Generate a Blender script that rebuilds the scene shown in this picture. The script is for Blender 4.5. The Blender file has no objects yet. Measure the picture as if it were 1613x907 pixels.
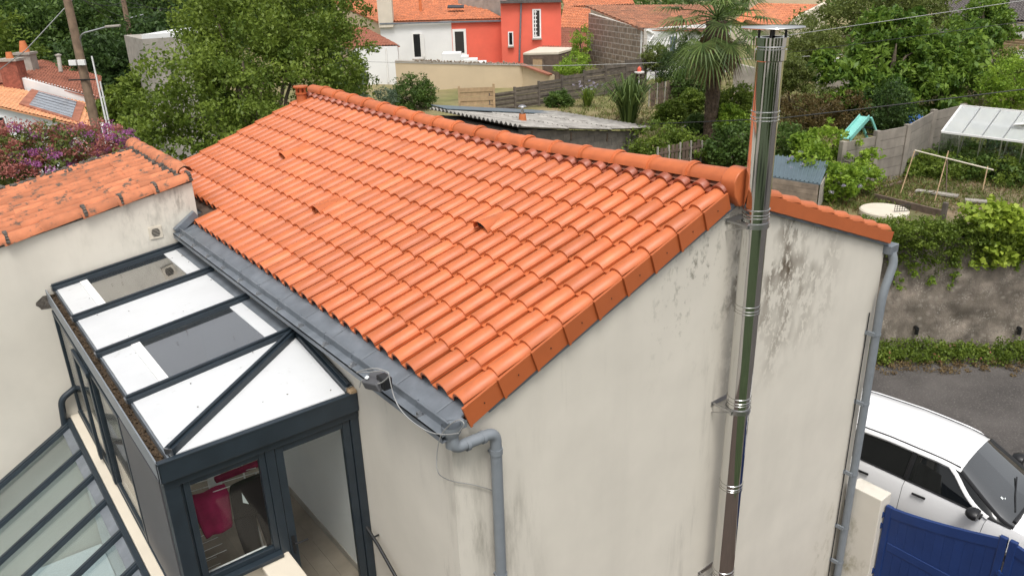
import bpy, math, random
import numpy as np
from mathutils import Vector, Matrix
# ------------------------------------------------------------------ scene, camera, light
S = bpy.context.scene
COL = S.collection
W, H = 1613.0, 907.0
FPX, YAW, PITCH, ROLL = 1229.3, 0.6551, 0.3816, -0.0296
CAM = np.array([-6.0591, -4.3302, 8.3582])
def basis(yaw, pitch, roll):
    cy, sy, cp, sp = math.cos(yaw), math.sin(yaw), math.cos(pitch), math.sin(pitch)
    f = np.array([sy*cp, cy*cp, -sp]); r = np.array([cy, -sy, 0.0]); u = np.cross(r, f)
    c, s = math.cos(roll), math.sin(roll)
    return c*r + s*u, -s*r + c*u, f
CR, CU, CF = basis(YAW, PITCH, ROLL)
cd = bpy.data.cameras.new('camera'); cam = bpy.data.objects.new('camera', cd); COL.objects.link(cam)
M4 = Matrix.Identity(4)
for i in range(3):
    M4[i][0], M4[i][1], M4[i][2], M4[i][3] = CR[i], CU[i], -CF[i], CAM[i]
cam.matrix_world = M4
cd.sensor_width = 36; cd.lens = 36*FPX/W; cd.clip_start = 0.1; cd.clip_end = 6000
S.camera = cam
SUN_EL, SUN_AZ = math.radians(64), math.radians(212)      # azimuth from +Y towards +X
w = bpy.data.worlds.new('World'); S.world = w; w.use_nodes = True
nt = w.node_tree; nt.nodes.clear()
sky = nt.nodes.new('ShaderNodeTexSky'); sky.sky_type = 'NISHITA'; sky.sun_disc = False
sky.sun_elevation = SUN_EL; sky.sun_rotation = SUN_AZ; sky.dust_density = 4.0; sky.air_density = 1.0; sky.ozone_density = 1.0
hs = nt.nodes.new('ShaderNodeHueSaturation'); hs.inputs['Saturation'].default_value = 0.18
bg = nt.nodes.new('ShaderNodeBackground'); bg.inputs['Strength'].default_value = 0.15
ow = nt.nodes.new('ShaderNodeOutputWorld')
nt.links.new(sky.outputs[0], hs.inputs['Color']); nt.links.new(hs.outputs[0], bg.inputs[0]); nt.links.new(bg.outputs[0], ow.inputs[0])
sl = bpy.data.lights.new('sun', 'SUN'); sl.energy = 1.5; sl.angle = math.radians(18); sl.color = (1.0, 0.96, 0.90)
so = bpy.data.objects.new('sun', sl); COL.objects.link(so); so.location = (0, 0, 40)
sd = Vector((math.sin(SUN_AZ)*math.cos(SUN_EL), math.cos(SUN_AZ)*math.cos(SUN_EL), math.sin(SUN_EL)))
so.rotation_euler = sd.to_track_quat('Z', 'Y').to_euler()
S.view_settings.view_transform = 'Standard'; S.view_settings.look = 'None'
S.view_settings.exposure = 0.44; S.view_settings.gamma = 1.0
S.render.resolution_x = 1024; S.render.resolution_y = 575
S.cycles.max_bounces = 8; S.cycles.transparent_max_bounces = 12
# ------------------------------------------------------------------ pixels to points
def ray(x, y): return CF + CR*(x-W/2)/FPX - CU*(y-H/2)/FPX
def on(ax, x, y, v):
    d = ray(x, y); return CAM + d*(v-CAM[ax])/d[ax]
def PX(x, y, v): return on(0, x, y, v)
def PY(x, y, v): return on(1, x, y, v)
def PZ(x, y, v): return on(2, x, y, v)
def PD(x, y, d): return CAM + ray(x, y)*d
def zat(x, y, p):
    d = ray(x, y); t = ((p[0]-CAM[0])*d[0]+(p[1]-CAM[1])*d[1])/(d[0]**2+d[1]**2); return float((CAM+t*d)[2])
def vpl(x, y, A, B):
    n = np.array([B[1]-A[1], -(B[0]-A[0])]); d = ray(x, y)
    t = n @ (np.array(A[:2])-CAM[:2])/(n @ d[:2]); return CAM+t*d
# ------------------------------------------------------------------ materials
MATS = {}
def mat(name, col, rough=0.7, metal=0.0, var=0.12, vscale=3.0, bump=0.0, bscale=40.0, orand=0.0, col2=None, c2scale=1.5, c2amt=0.0,
        c2soft=0.15, spec=0.5, coat=0.0, streak=0.0, scol=(0.1, 0.09, 0.07), sscale=3.0):
    m = bpy.data.materials.new(name); m.use_nodes = True; n = m.node_tree.nodes; l = m.node_tree.links
    b = n['Principled BSDF']; b.inputs['Roughness'].default_value = rough; b.inputs['Metallic'].default_value = metal
    b.inputs['Specular IOR Level'].default_value = spec; b.inputs['Coat Weight'].default_value = coat
    geo = n.new('ShaderNodeNewGeometry'); pos = geo.outputs['Position']
    def noise(scale, det=4, vec=None, rough_=0.55):
        t = n.new('ShaderNodeTexNoise'); t.inputs['Scale'].default_value = scale; t.inputs['Detail'].default_value = det
        t.inputs['Roughness'].default_value = rough_; l.new(vec or pos, t.inputs['Vector']); return t.outputs['Fac']
    def ramp(fac, a, c, ca=(0, 0, 0, 1), cb=(1, 1, 1, 1)):
        r = n.new('ShaderNodeValToRGB'); r.color_ramp.elements[0].position = a; r.color_ramp.elements[1].position = c
        r.color_ramp.elements[0].color = ca; r.color_ramp.elements[1].color = cb; l.new(fac, r.inputs[0]); return r.outputs[0]
    def mixc(fac, A, B):
        x = n.new('ShaderNodeMix'); x.data_type = 'RGBA'
        if hasattr(fac, 'is_linked'): l.new(fac, x.inputs[0])
        else: x.inputs[0].default_value = fac
        for s, v in ((6, A), (7, B)):
            if hasattr(v, 'is_linked'): l.new(v, x.inputs[s])
            else: x.inputs[s].default_value = (*v, 1)
        return x.outputs[2]
    c = np.array(col)
    out = mixc(ramp(noise(vscale), 0.3, 0.7), tuple(c*(1-var)), tuple(np.minimum(c*(1+var), 1)))
    if orand:
        oi = n.new('ShaderNodeObjectInfo')
        out = mixc(ramp(oi.outputs['Random'], 0, 1, (0, 0, 0, 1), (orand, orand, orand, 1)), out, tuple(c*0.62))
    if c2amt and col2:
        out = mixc(ramp(noise(c2scale, 8, None, 0.65), 1-c2amt-c2soft, 1-c2amt+c2soft), out, col2)
    if streak:
        mp = n.new('ShaderNodeMapping'); mp.inputs['Scale'].default_value = (sscale, sscale, sscale*0.12); l.new(pos, mp.inputs[0])
        out = mixc(ramp(noise(1.0, 6, mp.outputs[0], 0.6), 0.52, 0.78, (0, 0, 0, 1), (streak, streak, streak, 1)), out, scol)
    l.new(out, b.inputs['Base Color'])
    if bump:
        bp = n.new('ShaderNodeBump'); bp.inputs['Strength'].default_value = bump; bp.inputs['Distance'].default_value = 0.02
        l.new(noise(bscale, 6), bp.inputs['Height']); l.new(bp.outputs[0], b.inputs['Normal'])
    MATS[name] = m; m['h'] = 1
    return m
def leafmat(name, dark, light, trans=0.35, rough=0.5):
    m = bpy.data.materials.new(name); m.use_nodes = True; n = m.node_tree.nodes; l = m.node_tree.links
    b = n['Principled BSDF']; b.inputs['Roughness'].default_value = rough; b.inputs['Specular IOR Level'].default_value = 0.3
    at = n.new('ShaderNodeAttribute'); at.attribute_name = 'rnd'
    r = n.new('ShaderNodeValToRGB'); r.color_ramp.elements[0].color = (*dark, 1); r.color_ramp.elements[1].color = (*light, 1)
    l.new(at.outputs['Fac'], r.inputs[0]); l.new(r.outputs[0], b.inputs['Base Color'])
    tr = n.new('ShaderNodeBsdfTranslucent'); l.new(r.outputs[0], tr.inputs[0])
    mx = n.new('ShaderNodeMixShader'); mx.inputs[0].default_value = trans
    l.new(b.outputs[0], mx.inputs[1]); l.new(tr.outputs[0], mx.inputs[2]); l.new(mx.outputs[0], n['Material Output'].inputs[0])
    MATS[name] = m; return m
def glassmat(name, tint=(0.85, 0.9, 0.9), alpha=0.75, rough=0.02, refl=1.0):
    m = bpy.data.materials.new(name); m.use_nodes = True; n = m.node_tree.nodes; l = m.node_tree.links
    n.remove(n['Principled BSDF'])
    t = n.new('ShaderNodeBsdfTransparent'); t.inputs[0].default_value = (*tint, 1)
    g = n.new('ShaderNodeBsdfGlossy'); g.inputs['Roughness'].default_value = rough
    fr = n.new('ShaderNodeLayerWeight'); fr.inputs[0].default_value = .5
    pw = n.new('ShaderNodeMath'); pw.operation = 'POWER'; pw.inputs[1].default_value = 4.0; l.new(fr.outputs['Facing'], pw.inputs[0])
    ad = n.new('ShaderNodeMath'); ad.operation = 'MULTIPLY_ADD'; ad.inputs[1].default_value = refl; ad.inputs[2].default_value = 1-alpha
    ad.use_clamp = True
    l.new(pw.outputs[0], ad.inputs[0])
    mx = n.new('ShaderNodeMixShader'); l.new(ad.outputs[0], mx.inputs[0]); l.new(t.outputs[0], mx.inputs[1]); l.new(g.outputs[0], mx.inputs[2])
    l.new(mx.outputs[0], n['Material Output'].inputs[0]); MATS[name] = m; return m
# ------------------------------------------------------------------ mesh builder
def lin(a, b, t): return np.asarray(a, float)*(1-t)+np.asarray(b, float)*t
def nrm(v): v = np.asarray(v, float); return v/np.linalg.norm(v)
class MB:
    def __init__(s): s.v = []; s.f = []
    def add(s, V, F):
        o = len(s.v); s.v += [tuple(map(float, p)) for p in V]; s.f += [tuple(i+o for i in f) for f in F]; return s
    def obox(s, c, a, b, d):
        c, a, b, d = (np.asarray(q, float) for q in (c, a, b, d))
        V = [c+i*a+j*b+k*d for i in (-1, 1) for j in (-1, 1) for k in (-1, 1)]
        if np.dot(np.cross(a, b), d) < 0: V = [c+i*a+j*b+k*d for i in (1, -1) for j in (-1, 1) for k in (-1, 1)]
        return s.add(V, [(0, 1, 3, 2), (4, 6, 7, 5), (0, 4, 5, 1), (2, 3, 7, 6), (0, 2, 6, 4), (1, 5, 7, 3)])
    def box(s, x0, x1, y0, y1, z0, z1):
        return s.obox(((x0+x1)/2, (y0+y1)/2, (z0+z1)/2), ((x1-x0)/2, 0, 0), (0, (y1-y0)/2, 0), (0, 0, (z1-z0)/2))
    def bar(s, p, q, w_, h_, up=(0, 0, 1)):
        p, q = np.asarray(p, float), np.asarray(q, float); d = nrm(q-p); sd_ = np.cross(d, np.asarray(up, float))
        if np.linalg.norm(sd_) < 1e-6: sd_ = np.cross(d, (1, 0, 0))
        sd_ = nrm(sd_); u_ = np.cross(sd_, d)
        return s.obox((p+q)/2, (q-p)/2, sd_*w_/2, u_*h_/2)
    def tube(s, P, r, n=10, cap=True):
        P = [np.asarray(p, float) for p in P]; m = len(P); R_ = list(r) if hasattr(r, '__len__') else [r]*m
        V = []; prev = None
        for i in range(m):
            d = nrm(P[min(i+1, m-1)]-P[max(i-1, 0)])
            a = np.cross(d, (0, 0, 1)) if prev is None else prev-d*np.dot(prev, d)
            if np.linalg.norm(a) < 1e-4: a = np.cross(d, (1, 0, 0))
            a = nrm(a); prev = a; b = np.cross(d, a)
            V += [P[i]+R_[i]*(a*math.cos(2*math.pi*k/n)+b*math.sin(2*math.pi*k/n)) for k in range(n)]
        F = [(i*n+k, i*n+(k+1) % n, (i+1)*n+(k+1) % n, (i+1)*n+k) for i in range(m-1) for k in range(n)]
        if cap: F += [tuple(range(n-1, -1, -1)), tuple((m-1)*n+k for k in range(n))]
        return s.add(V, F)
    def lathe(s, prof, c, n=20, axis=(0, 0, 1)):
        ax = nrm(axis); a = np.cross(ax, (1, 0, 0)) if abs(ax[0]) < .9 else np.cross(ax, (0, 1, 0)); a = nrm(a); b = np.cross(ax, a); c = np.asarray(c, float)
        V = [c+ax*z+r*(a*math.cos(2*math.pi*k/n)+b*math.sin(2*math.pi*k/n)) for r, z in prof for k in range(n)]; m = len(prof)
        return s.add(V, [(i*n+k, i*n+(k+1) % n, (i+1)*n+(k+1) % n, (i+1)*n+k) for i in range(m-1) for k in range(n)])
    def prism(s, poly, vec):
        n = len(poly); V = [np.asarray(p, float) for p in poly]; V = V+[p+np.asarray(vec, float) for p in V]
        nn = sum((np.cross(V[i]-V[0], V[(i+1) % n]-V[0]) for i in range(n)), np.zeros(3))
        F = [tuple(range(n)), tuple(range(2*n-1, n-1, -1))]+[(i, i+n, (i+1) % n+n, (i+1) % n) for i in range(n)]
        if np.dot(nn, vec) > 0: F = [f[::-1] for f in F]
        return s.add(V, F)
    def quad(s, *P): return s.add(P, [tuple(range(len(P)))])
    def mesh(s, name, off=(0, 0, 0)):
        me = bpy.data.meshes.new(name); o = np.asarray(off, float)
        me.from_pydata([tuple(np.asarray(p)-o) for p in s.v], [], s.f); me.update(); return me
    def build(s, name, m, parent=None, smooth=False, bevel=0.0, label=None, cat=None, group=None, kind=None, seg=2):
        if parent is not None: off = np.array(parent.get('org', (0, 0, 0)))
        else:
            A = np.array(s.v); off = np.array([(A[:, 0].min()+A[:, 0].max())/2, (A[:, 1].min()+A[:, 1].max())/2, A[:, 2].min()])
        o = bpy.data.objects.new(name, s.mesh(name, off)); COL.objects.link(o)
        o['org'] = [float(q) for q in off]
        if parent is not None: o.parent = parent
        else: o.location = off
        o.data.materials.append(MATS[m] if isinstance(m, str) else m)
        if smooth: finish(o, smooth)
        if bevel:
            bm_ = o.modifiers.new('bevel', 'BEVEL'); bm_.width = bevel; bm_.segments = seg; bm_.limit_method = 'ANGLE'; bm_.angle_limit = 0.6
        return tag(o, label, cat, group, kind)
def finish(o, ang=True):
    me = o.data; me.polygons.foreach_set('use_smooth', [True]*len(me.polygons))
    a = 0.7 if ang is True else ang
    try: me.set_sharp_from_angle(angle=a)
    except Exception: pass
def tag(o, label=None, cat=None, group=None, kind=None):
    for k, v in (('label', label), ('category', cat), ('group', group), ('kind', kind)):
        if v: o[k] = v
    return o
def thing(name, label, cat, loc=(0, 0, 0), group=None):
    o = bpy.data.objects.new(name, None); COL.objects.link(o); o.location = loc; o.empty_display_size = 0.2
    o['org'] = [float(q) for q in loc]
    return tag(o, label, cat, group)
def inst(name, me, m4, parent=None):
    o = bpy.data.objects.new(name, me); COL.objects.link(o)
    if parent is not None:
        o.parent = parent; m4 = Matrix.Translation(-Vector(parent['org'])) @ m4
    o.matrix_basis = m4; return o
def frame(o, x, y, z):
    m = Matrix.Identity(4)
    for i in range(3): m[i][0], m[i][1], m[i][2], m[i][3] = x[i], y[i], z[i], o[i]
    return m
def struct(mb, name, m, **k): return mb.build(name, m, kind='structure', **k)
# ------------------------------------------------------------------ foliage
def np_mesh(name, V, F4, rnd=None):
    me = bpy.data.meshes.new(name); me.vertices.add(len(V)); me.vertices.foreach_set('co', V.astype(np.float32).ravel())
    k = F4.shape[1]; nf = len(F4); me.loops.add(nf*k); me.loops.foreach_set('vertex_index', F4.astype(np.int32).ravel())
    me.polygons.add(nf); me.polygons.foreach_set('loop_start', np.arange(0, nf*k, k, dtype=np.int32))
    try: me.polygons.foreach_set('loop_total', np.full(nf, k, np.int32))
    except Exception: pass
    if rnd is not None:
        a = me.attributes.new('rnd', 'FLOAT', 'FACE'); a.data.foreach_set('value', rnd.astype(np.float32))
    me.update(); me.validate(); return me
def leaf_arrays(centers, size, rng, asp=0.55, up=0.35, outw=None, droop=0.0, crnd=None):
    n = len(centers)
    d = rng.normal(size=(n, 3)); d[:, 2] -= droop
    if outw is not None: d += outw
    d /= np.linalg.norm(d, axis=1)[:, None]
    nn = rng.normal(size=(n, 3)); nn[:, 2] += up*3
    s = np.cross(nn, d); s /= np.linalg.norm(s, axis=1)[:, None]+1e-9
    nn = np.cross(d, s)
    L = size*(0.6+0.8*rng.random(n))[:, None]
    fold = nn*L*0.12
    V = np.stack([centers-d*L*.5, centers+s*L*asp*.5+fold, centers+d*L*.5, centers-s*L*asp*.5+fold], 1).reshape(-1, 3)
    F = np.arange(n*4).reshape(n, 4)
    r = rng.random(n) if crnd is None else np.clip(0.55*crnd+0.45*rng.random(n), 0, 1)
    return V, F, r
def clumps(blobs, ncl, rng, shell=0.55):
    vol = np.array([b[1][0]*b[1][1]*b[1][2] for b in blobs])**(2/3); idx = rng.choice(len(blobs), ncl, p=vol/vol.sum())
    c = np.array([b[0] for b in blobs])[idx]; R_ = np.array([b[1] for b in blobs])[idx]
    d = rng.normal(size=(ncl, 3)); d /= np.linalg.norm(d, axis=1)[:, None]
    rr = (shell+(1-shell)*rng.random(ncl)**0.6)*(0.88+0.3*rng.random(ncl))
    return c+d*R_*rr[:, None], d
def foliage(name, blobs, ncl, nper, csize, lsize, m, parent, seed=0, asp=0.55, up=0.35, shell=0.5, droop=0.0, kind=None, label=None, cat=None, flat=0.7):
    rng = np.random.default_rng(seed); cc, dd = clumps(blobs, ncl, rng, shell)
    k = np.repeat(np.arange(ncl), nper)
    cs = csize*(0.6+0.8*rng.random(ncl))
    off = rng.normal(size=(len(k), 3)); off /= np.linalg.norm(off, axis=1)[:, None]; off *= (rng.random(len(k))**0.45)[:, None]; off[:, 2] *= flat
    C_ = cc[k]+off*cs[k][:, None]
    V, F, r = leaf_arrays(C_, lsize, rng, asp, up, outw=dd[k]*0.6, droop=droop, crnd=rng.random(ncl)[k])
    org = np.array(parent['org']) if parent is not None else np.array([V[:, 0].mean(), V[:, 1].mean(), V[:, 2].min()])
    me = np_mesh(name, V-org, F, r); me.materials.append(MATS[m])
    o = bpy.data.objects.new(name, me); COL.objects.link(o); o['org'] = [float(q) for q in org]
    if parent is not None: o.parent = parent
    else: o.location = org
    return tag(o, label, cat, None, kind)
def tree(name, label, base, top, blobs, m, bark, seed, ncl, nper, csize, lsize, r0=0.16, cat='tree', group=None, limbs=9, **k):
    t = thing(name, label, cat, base, group); rng = random.Random(seed)
    mb = MB(); b0 = np.array(base, float); tp = np.array(top, float)
    mid = lin(b0, tp, .5)+np.array([rng.uniform(-.2, .2), rng.uniform(-.2, .2), 0])
    mb.tube([b0-[0, 0, .1], lin(b0, mid, .5), mid, lin(mid, tp, .6), tp], [r0*1.25, r0, r0*.8, r0*.5, r0*.12], 8)
    for i in range(limbs):
        c, R_ = blobs[rng.randrange(len(blobs))]; e = np.array(c)+np.array([rng.uniform(-.6, .6)*R_[j] for j in range(3)])
        s0 = lin(b0, tp, rng.uniform(.3, .75)); mm = lin(s0, e, .5)+np.array([0, 0, .12*np.linalg.norm(e-s0)])
        mb.tube([s0, mm, e], [r0*.42, r0*.25, r0*.06], 6)
    mb.build('trunk', bark, t, smooth=True)
    foliage('crown', blobs, ncl, nper, csize, lsize, m, t, seed, **k)
    return t
# ------------------------------------------------------------------ material list
mat('tile', (0.58, 0.155, 0.052), 0.44, var=0.14, vscale=6, orand=0.62, bump=0.05, bscale=120, col2=(0.47, 0.115, 0.038), c2scale=14, c2amt=0.25, c2soft=.12, spec=.45)
mat('tile_shaded', (0.42, 0.105, 0.030), 0.5, var=0.06, vscale=5, orand=0.12, bump=0.03, bscale=150)  # same tile, darkened: shade of the upright verge faces put into the colour
mat('old_tile', (0.52, 0.18, 0.082), 0.8, var=0.3, vscale=5, orand=0.7, bump=0.25, bscale=60, col2=(0.10, 0.075, 0.055), c2scale=8, c2amt=0.405, c2soft=.05)
mat('mortar', (0.095, 0.083, 0.07), 0.95, var=0.45, vscale=18, bump=0.9, bscale=30)
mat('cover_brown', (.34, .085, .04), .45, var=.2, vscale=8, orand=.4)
mat('far_tile', (0.54, 0.19, 0.085), 0.8, var=0.3, vscale=3.5, col2=(0.34, 0.13, 0.07), c2scale=2.5, c2amt=0.42)
mat('far_tile_stained', (0.42, 0.185, 0.105), 0.85, var=0.35, vscale=3, col2=(0.20, 0.11, 0.07), c2scale=1.8, c2amt=0.45)
mat('far_tile_pale', (0.62, 0.30, 0.15), 0.8, var=0.2, vscale=3)
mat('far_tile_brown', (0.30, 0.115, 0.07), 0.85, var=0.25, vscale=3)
mat('dark_slate', (0.10, 0.085, 0.08), 0.8, var=0.3, vscale=3)
mat('zinc', (0.20, 0.22, 0.245), 0.45, metal=0.3, var=0.22, vscale=5, bump=0.05, bscale=15, col2=(0.14, 0.16, 0.18), c2scale=3.5, c2amt=0.42, c2soft=.2)
mat('pipe_grey', (0.19, 0.21, 0.23), 0.4, var=0.08, vscale=8)
mat('anthracite', (0.018, 0.027, 0.036), 0.38, var=0.15, vscale=6, spec=.5)
mat('grey_panel', (0.085, 0.085, 0.09), 0.5, var=0.05)
mat('white_panel', (0.76, 0.77, 0.775), 0.35, var=0.04, vscale=2, col2=(0.55, 0.55, 0.52), c2scale=9, c2amt=0.30, c2soft=.07)
mat('white_paint', (0.78, 0.77, 0.75), 0.6, var=0.05, vscale=2)
mat('white_matte', (0.74, 0.74, 0.73), 0.8, var=0.05, vscale=1)
mat('cream', (0.60, 0.54, 0.44), 0.85, var=0.06, vscale=2, bump=.15, bscale=90)
mat('red_paint', (0.74, 0.135, 0.085), 0.8, var=0.07, vscale=1.2)
mat('beige', (0.55, 0.44, 0.30), 0.9, var=0.07, vscale=.8, streak=.25, scol=(.40, .32, .22), sscale=1.2)
mat('block', (0.20, 0.175, 0.15), 0.95, var=0.3, vscale=5, orand=.5, bump=.5, bscale=50)
mat('brown_block', (0.27, 0.215, 0.165), 0.95, var=0.35, vscale=4, orand=.5, bump=.5, bscale=40)
mat('joint', (0.50, 0.46, 0.41), 0.95, var=0.2, vscale=6)
mat('dark_joint', (0.17, 0.155, 0.14), 0.95, var=0.2, vscale=6)
mat('grey_wood', (0.135, 0.112, 0.092), 0.9, var=0.35, vscale=6, orand=.5, streak=.0)
mat('brown_wood', (0.14, 0.10, 0.075), 0.9, var=0.35, vscale=7, orand=.5)
mat('pale_wood', (0.42, 0.29, 0.17), 0.8, var=0.2, vscale=7, orand=.3)
mat('concrete_plank', (0.26, 0.23, 0.195), 0.95, var=0.22, vscale=2.5, orand=.45, bump=.3, bscale=40, streak=.5, scol=(.14, .12, .1), sscale=4)
mat('fibre', (0.36, 0.34, 0.31), 0.95, var=0.3, vscale=3, bump=.3, bscale=40, col2=(.17, .155, .14), c2scale=2.2, c2amt=.4)
mat('steel', (0.66, 0.655, 0.64), 0.055, metal=1.0, var=0.02, vscale=2)
mat('steel_dull', (0.5, 0.5, 0.5), 0.35, metal=1.0, var=0.1)
mat('black_plastic', (0.012, 0.012, 0.013), 0.4, var=.1)
mat('grey_cable', (0.32, 0.32, 0.31), 0.5, var=.1)
mat('black_cable', (0.02, 0.02, 0.02), 0.6)
mat('asphalt', (0.078, 0.07, 0.065), 0.95, var=0.35, vscale=.9, bump=1.0, bscale=45, col2=(.14, .128, .116), c2scale=24, c2amt=.40, c2soft=.06)
mat('soil', (0.19, 0.14, 0.085), 1.0, var=0.35, vscale=2.5, bump=.6, bscale=14, col2=(.095, .11, .035), c2scale=.55, c2amt=.47, c2soft=.1)
mat('lawn', (0.16, 0.155, 0.055), 1.0, var=0.35, vscale=1.0, bump=.7, bscale=12, col2=(.27, .21, .11), c2scale=.35, c2amt=.45, c2soft=.12)
mat('yard', (0.25, 0.23, 0.2), .95, var=.2, vscale=1.5)
mat('stone_wall', (0.255, 0.22, 0.185), 0.97, var=0.45, vscale=1.6, bump=1.0, bscale=34, col2=(.46, .42, .37), c2scale=17, c2amt=.36, c2soft=.05, streak=.7, scol=(.075, .065, .055), sscale=1.1)
def rubble(name):
    m = mat(name, (.225, .19, .155), .97, var=.55, vscale=2.6, bump=1.0, bscale=38, col2=(.17, .145, .115), c2scale=3.2, c2amt=.46, c2soft=.12, streak=.7, scol=(.06, .05, .04), sscale=2.2)
    n = m.node_tree.nodes; l = m.node_tree.links; b = n['Principled BSDF']; src = b.inputs['Base Color'].links[0].from_socket
    geo = n.new('ShaderNodeNewGeometry')
    for sc, lo, hi, c in ((19, .22, .08, (.34, .305, .26)), (6.5, .21, .06, (.30, .265, .22))):
        v = n.new('ShaderNodeTexVoronoi'); v.inputs['Scale'].default_value = sc; v.inputs['Randomness'].default_value = 1.0; l.new(geo.outputs['Position'], v.inputs['Vector'])
        mr = n.new('ShaderNodeMapRange'); mr.inputs[1].default_value = lo*2; mr.inputs[2].default_value = hi*2; l.new(v.outputs['Distance'], mr.inputs[0])
        t = n.new('ShaderNodeTexNoise'); t.inputs['Scale'].default_value = 3.1 if sc > 10 else 1.7; t.inputs['Detail'].default_value = 5; l.new(geo.outputs['Position'], t.inputs['Vector'])
        m2 = n.new('ShaderNodeMapRange'); m2.inputs[1].default_value = .48; m2.inputs[2].default_value = .60; l.new(t.outputs['Fac'], m2.inputs[0])
        mu = n.new('ShaderNodeMath'); mu.operation = 'MULTIPLY'; l.new(mr.outputs[0], mu.inputs[0]); l.new(m2.outputs[0], mu.inputs[1])
        x = n.new('ShaderNodeMix'); x.data_type = 'RGBA'; l.new(mu.outputs[0], x.inputs[0]); l.new(src, x.inputs[6]); x.inputs[7].default_value = (*c, 1); src = x.outputs[2]
    l.new(src, b.inputs['Base Color'])
rubble('rubble')
mat('blue_paint', (0.010, 0.034, 0.14), 0.45, var=0.12, vscale=3, orand=.15)
mat('car_white', (0.86, 0.86, 0.86), 0.28, var=0.01, coat=.6)
mat('car_glass', (0.010, 0.012, 0.012), 0.02, var=.2, spec=1.0, coat=1.0)
mat('rubber', (0.012, 0.012, 0.012), .6)
mat('bark', (0.11, 0.085, 0.06), .95, var=.35, vscale=8, bump=.8, bscale=25)
mat('palm_bark', (0.10, 0.07, 0.048), 1, var=.5, vscale=12, bump=1, bscale=25)
mat('pole_wood', (0.22, 0.15, 0.10), .9, var=.25, vscale=4, streak=.5, scol=(.09, .06, .04), sscale=6)
mat('brick', (0.27, 0.085, 0.055), .9, var=.35, vscale=8)
mat('render_grey', (0.34, 0.31, 0.27), .9, var=.2, vscale=3)
mat('terracotta', (0.55, 0.17, 0.06), .8, var=.12)
mat('solar', (0.26, 0.28, 0.31), .15, var=.2, spec=.8)
mat('wood_floor', (0.26, 0.215, 0.17), .5, var=.2, vscale=3)
mat('pink', (0.26, 0.010, 0.06), .9, var=.2, vscale=8)
mat('black_cloth', (0.012, 0.009, 0.009), .9, var=.3)
mat('turquoise', (0.20, 0.52, 0.46), .5)
mat('blue_tarp', (0.05, 0.15, 0.5), .6)
mat('blue_sheet', (0.10, 0.138, 0.16), .45, var=.1, vscale=6)
mat('shadow_room', (0.03, 0.028, 0.026), .9)
mat('dark_window', (0.012, 0.014, 0.016), .08, spec=.6)
mat('debris', (0.065, 0.042, 0.022), 1, var=.6, vscale=30, bump=1, bscale=60)
mat('orange_lamp', (.7, .15, .02), .3)
mat('paper', (.75, .8, .8), .7)
mat('grass_dry', (0.30, 0.23, 0.11), 1, var=.3)
glassmat('roof_glass', (.60, .62, .63), .58, .03)
glassmat('pane_glass', (.97, .985, .98), .985, .01, .7)
glassmat('lower_glass', (.83, .89, .905), .87, .05)
glassmat('green_glass', (.9, .94, .92), .90, .02)
leafmat('leaf_mid', (.065, .115, .016), (.24, .315, .048), .42)
leafmat('leaf_dark', (.045, .09, .02), (.14, .22, .045), .4)
leafmat('leaf_deep', (.025, .055, .016), (.085, .145, .035), .4)
leafmat('leaf_olive', (.08, .11, .025), (.21, .25, .065), .4)
leafmat('leaf_vine', (.20, .30, .03), (.48, .58, .08), .45)
leafmat('leaf_bright', (.12, .22, .025), (.36, .50, .06), .45)
leafmat('leaf_walnut', (.035, .095, .016), (.23, .34, .045), .38)
leafmat('leaf_palm', (.055, .095, .025), (.18, .25, .07), .35)
leafmat('leaf_palm_dry', (.14, .09, .04), (.26, .19, .09))
leafmat('leaf_grey', (.05, .085, .05), (.17, .22, .14))
leafmat('flower_purple', (.34, .08, .27), (.56, .24, .48))
leafmat('flower_pink', (.34, .10, .09), (.52, .22, .17))
leafmat('flower_lilac', (.4, .35, .5), (.62, .58, .68))
leafmat('leaf_red', (.085, .055, .02), (.17, .13, .045))
def add_layer(m, kind, fac):
    n = m.node_tree.nodes; l = m.node_tree.links; b = n['Principled BSDF']; src = b.inputs['Base Color'].links[0].from_socket
    s = n.new('ShaderNodeBsdfTranslucent' if kind == 'trans' else 'ShaderNodeBsdfGlossy')
    if kind == 'trans': l.new(src, s.inputs[0])
    else: s.inputs['Roughness'].default_value = .015
    x = n.new('ShaderNodeMixShader'); x.inputs[0].default_value = fac; l.new(b.outputs[0], x.inputs[1]); l.new(s.outputs[0], x.inputs[2]); l.new(x.outputs[0], n['Material Output'].inputs[0])
add_layer(MATS['white_panel'], 'trans', .28)      # opal polycarbonate lets daylight through
add_layer(MATS['car_glass'], 'gloss', .10)
mat('car_side_glass', (0.008, 0.009, 0.009), 0.03, var=.2, spec=.45)
fm = mat('sky_white_pane', (.80, .83, .83), .15, var=.05, vscale=3); fm.node_tree.nodes['Principled BSDF'].inputs['Alpha'].default_value = .33  # half-clear white stands in for sky reflected in the greenhouse roof panes
mat('terrace_stone', (.065, .045, .035), .9, var=.3, vscale=4)
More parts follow.
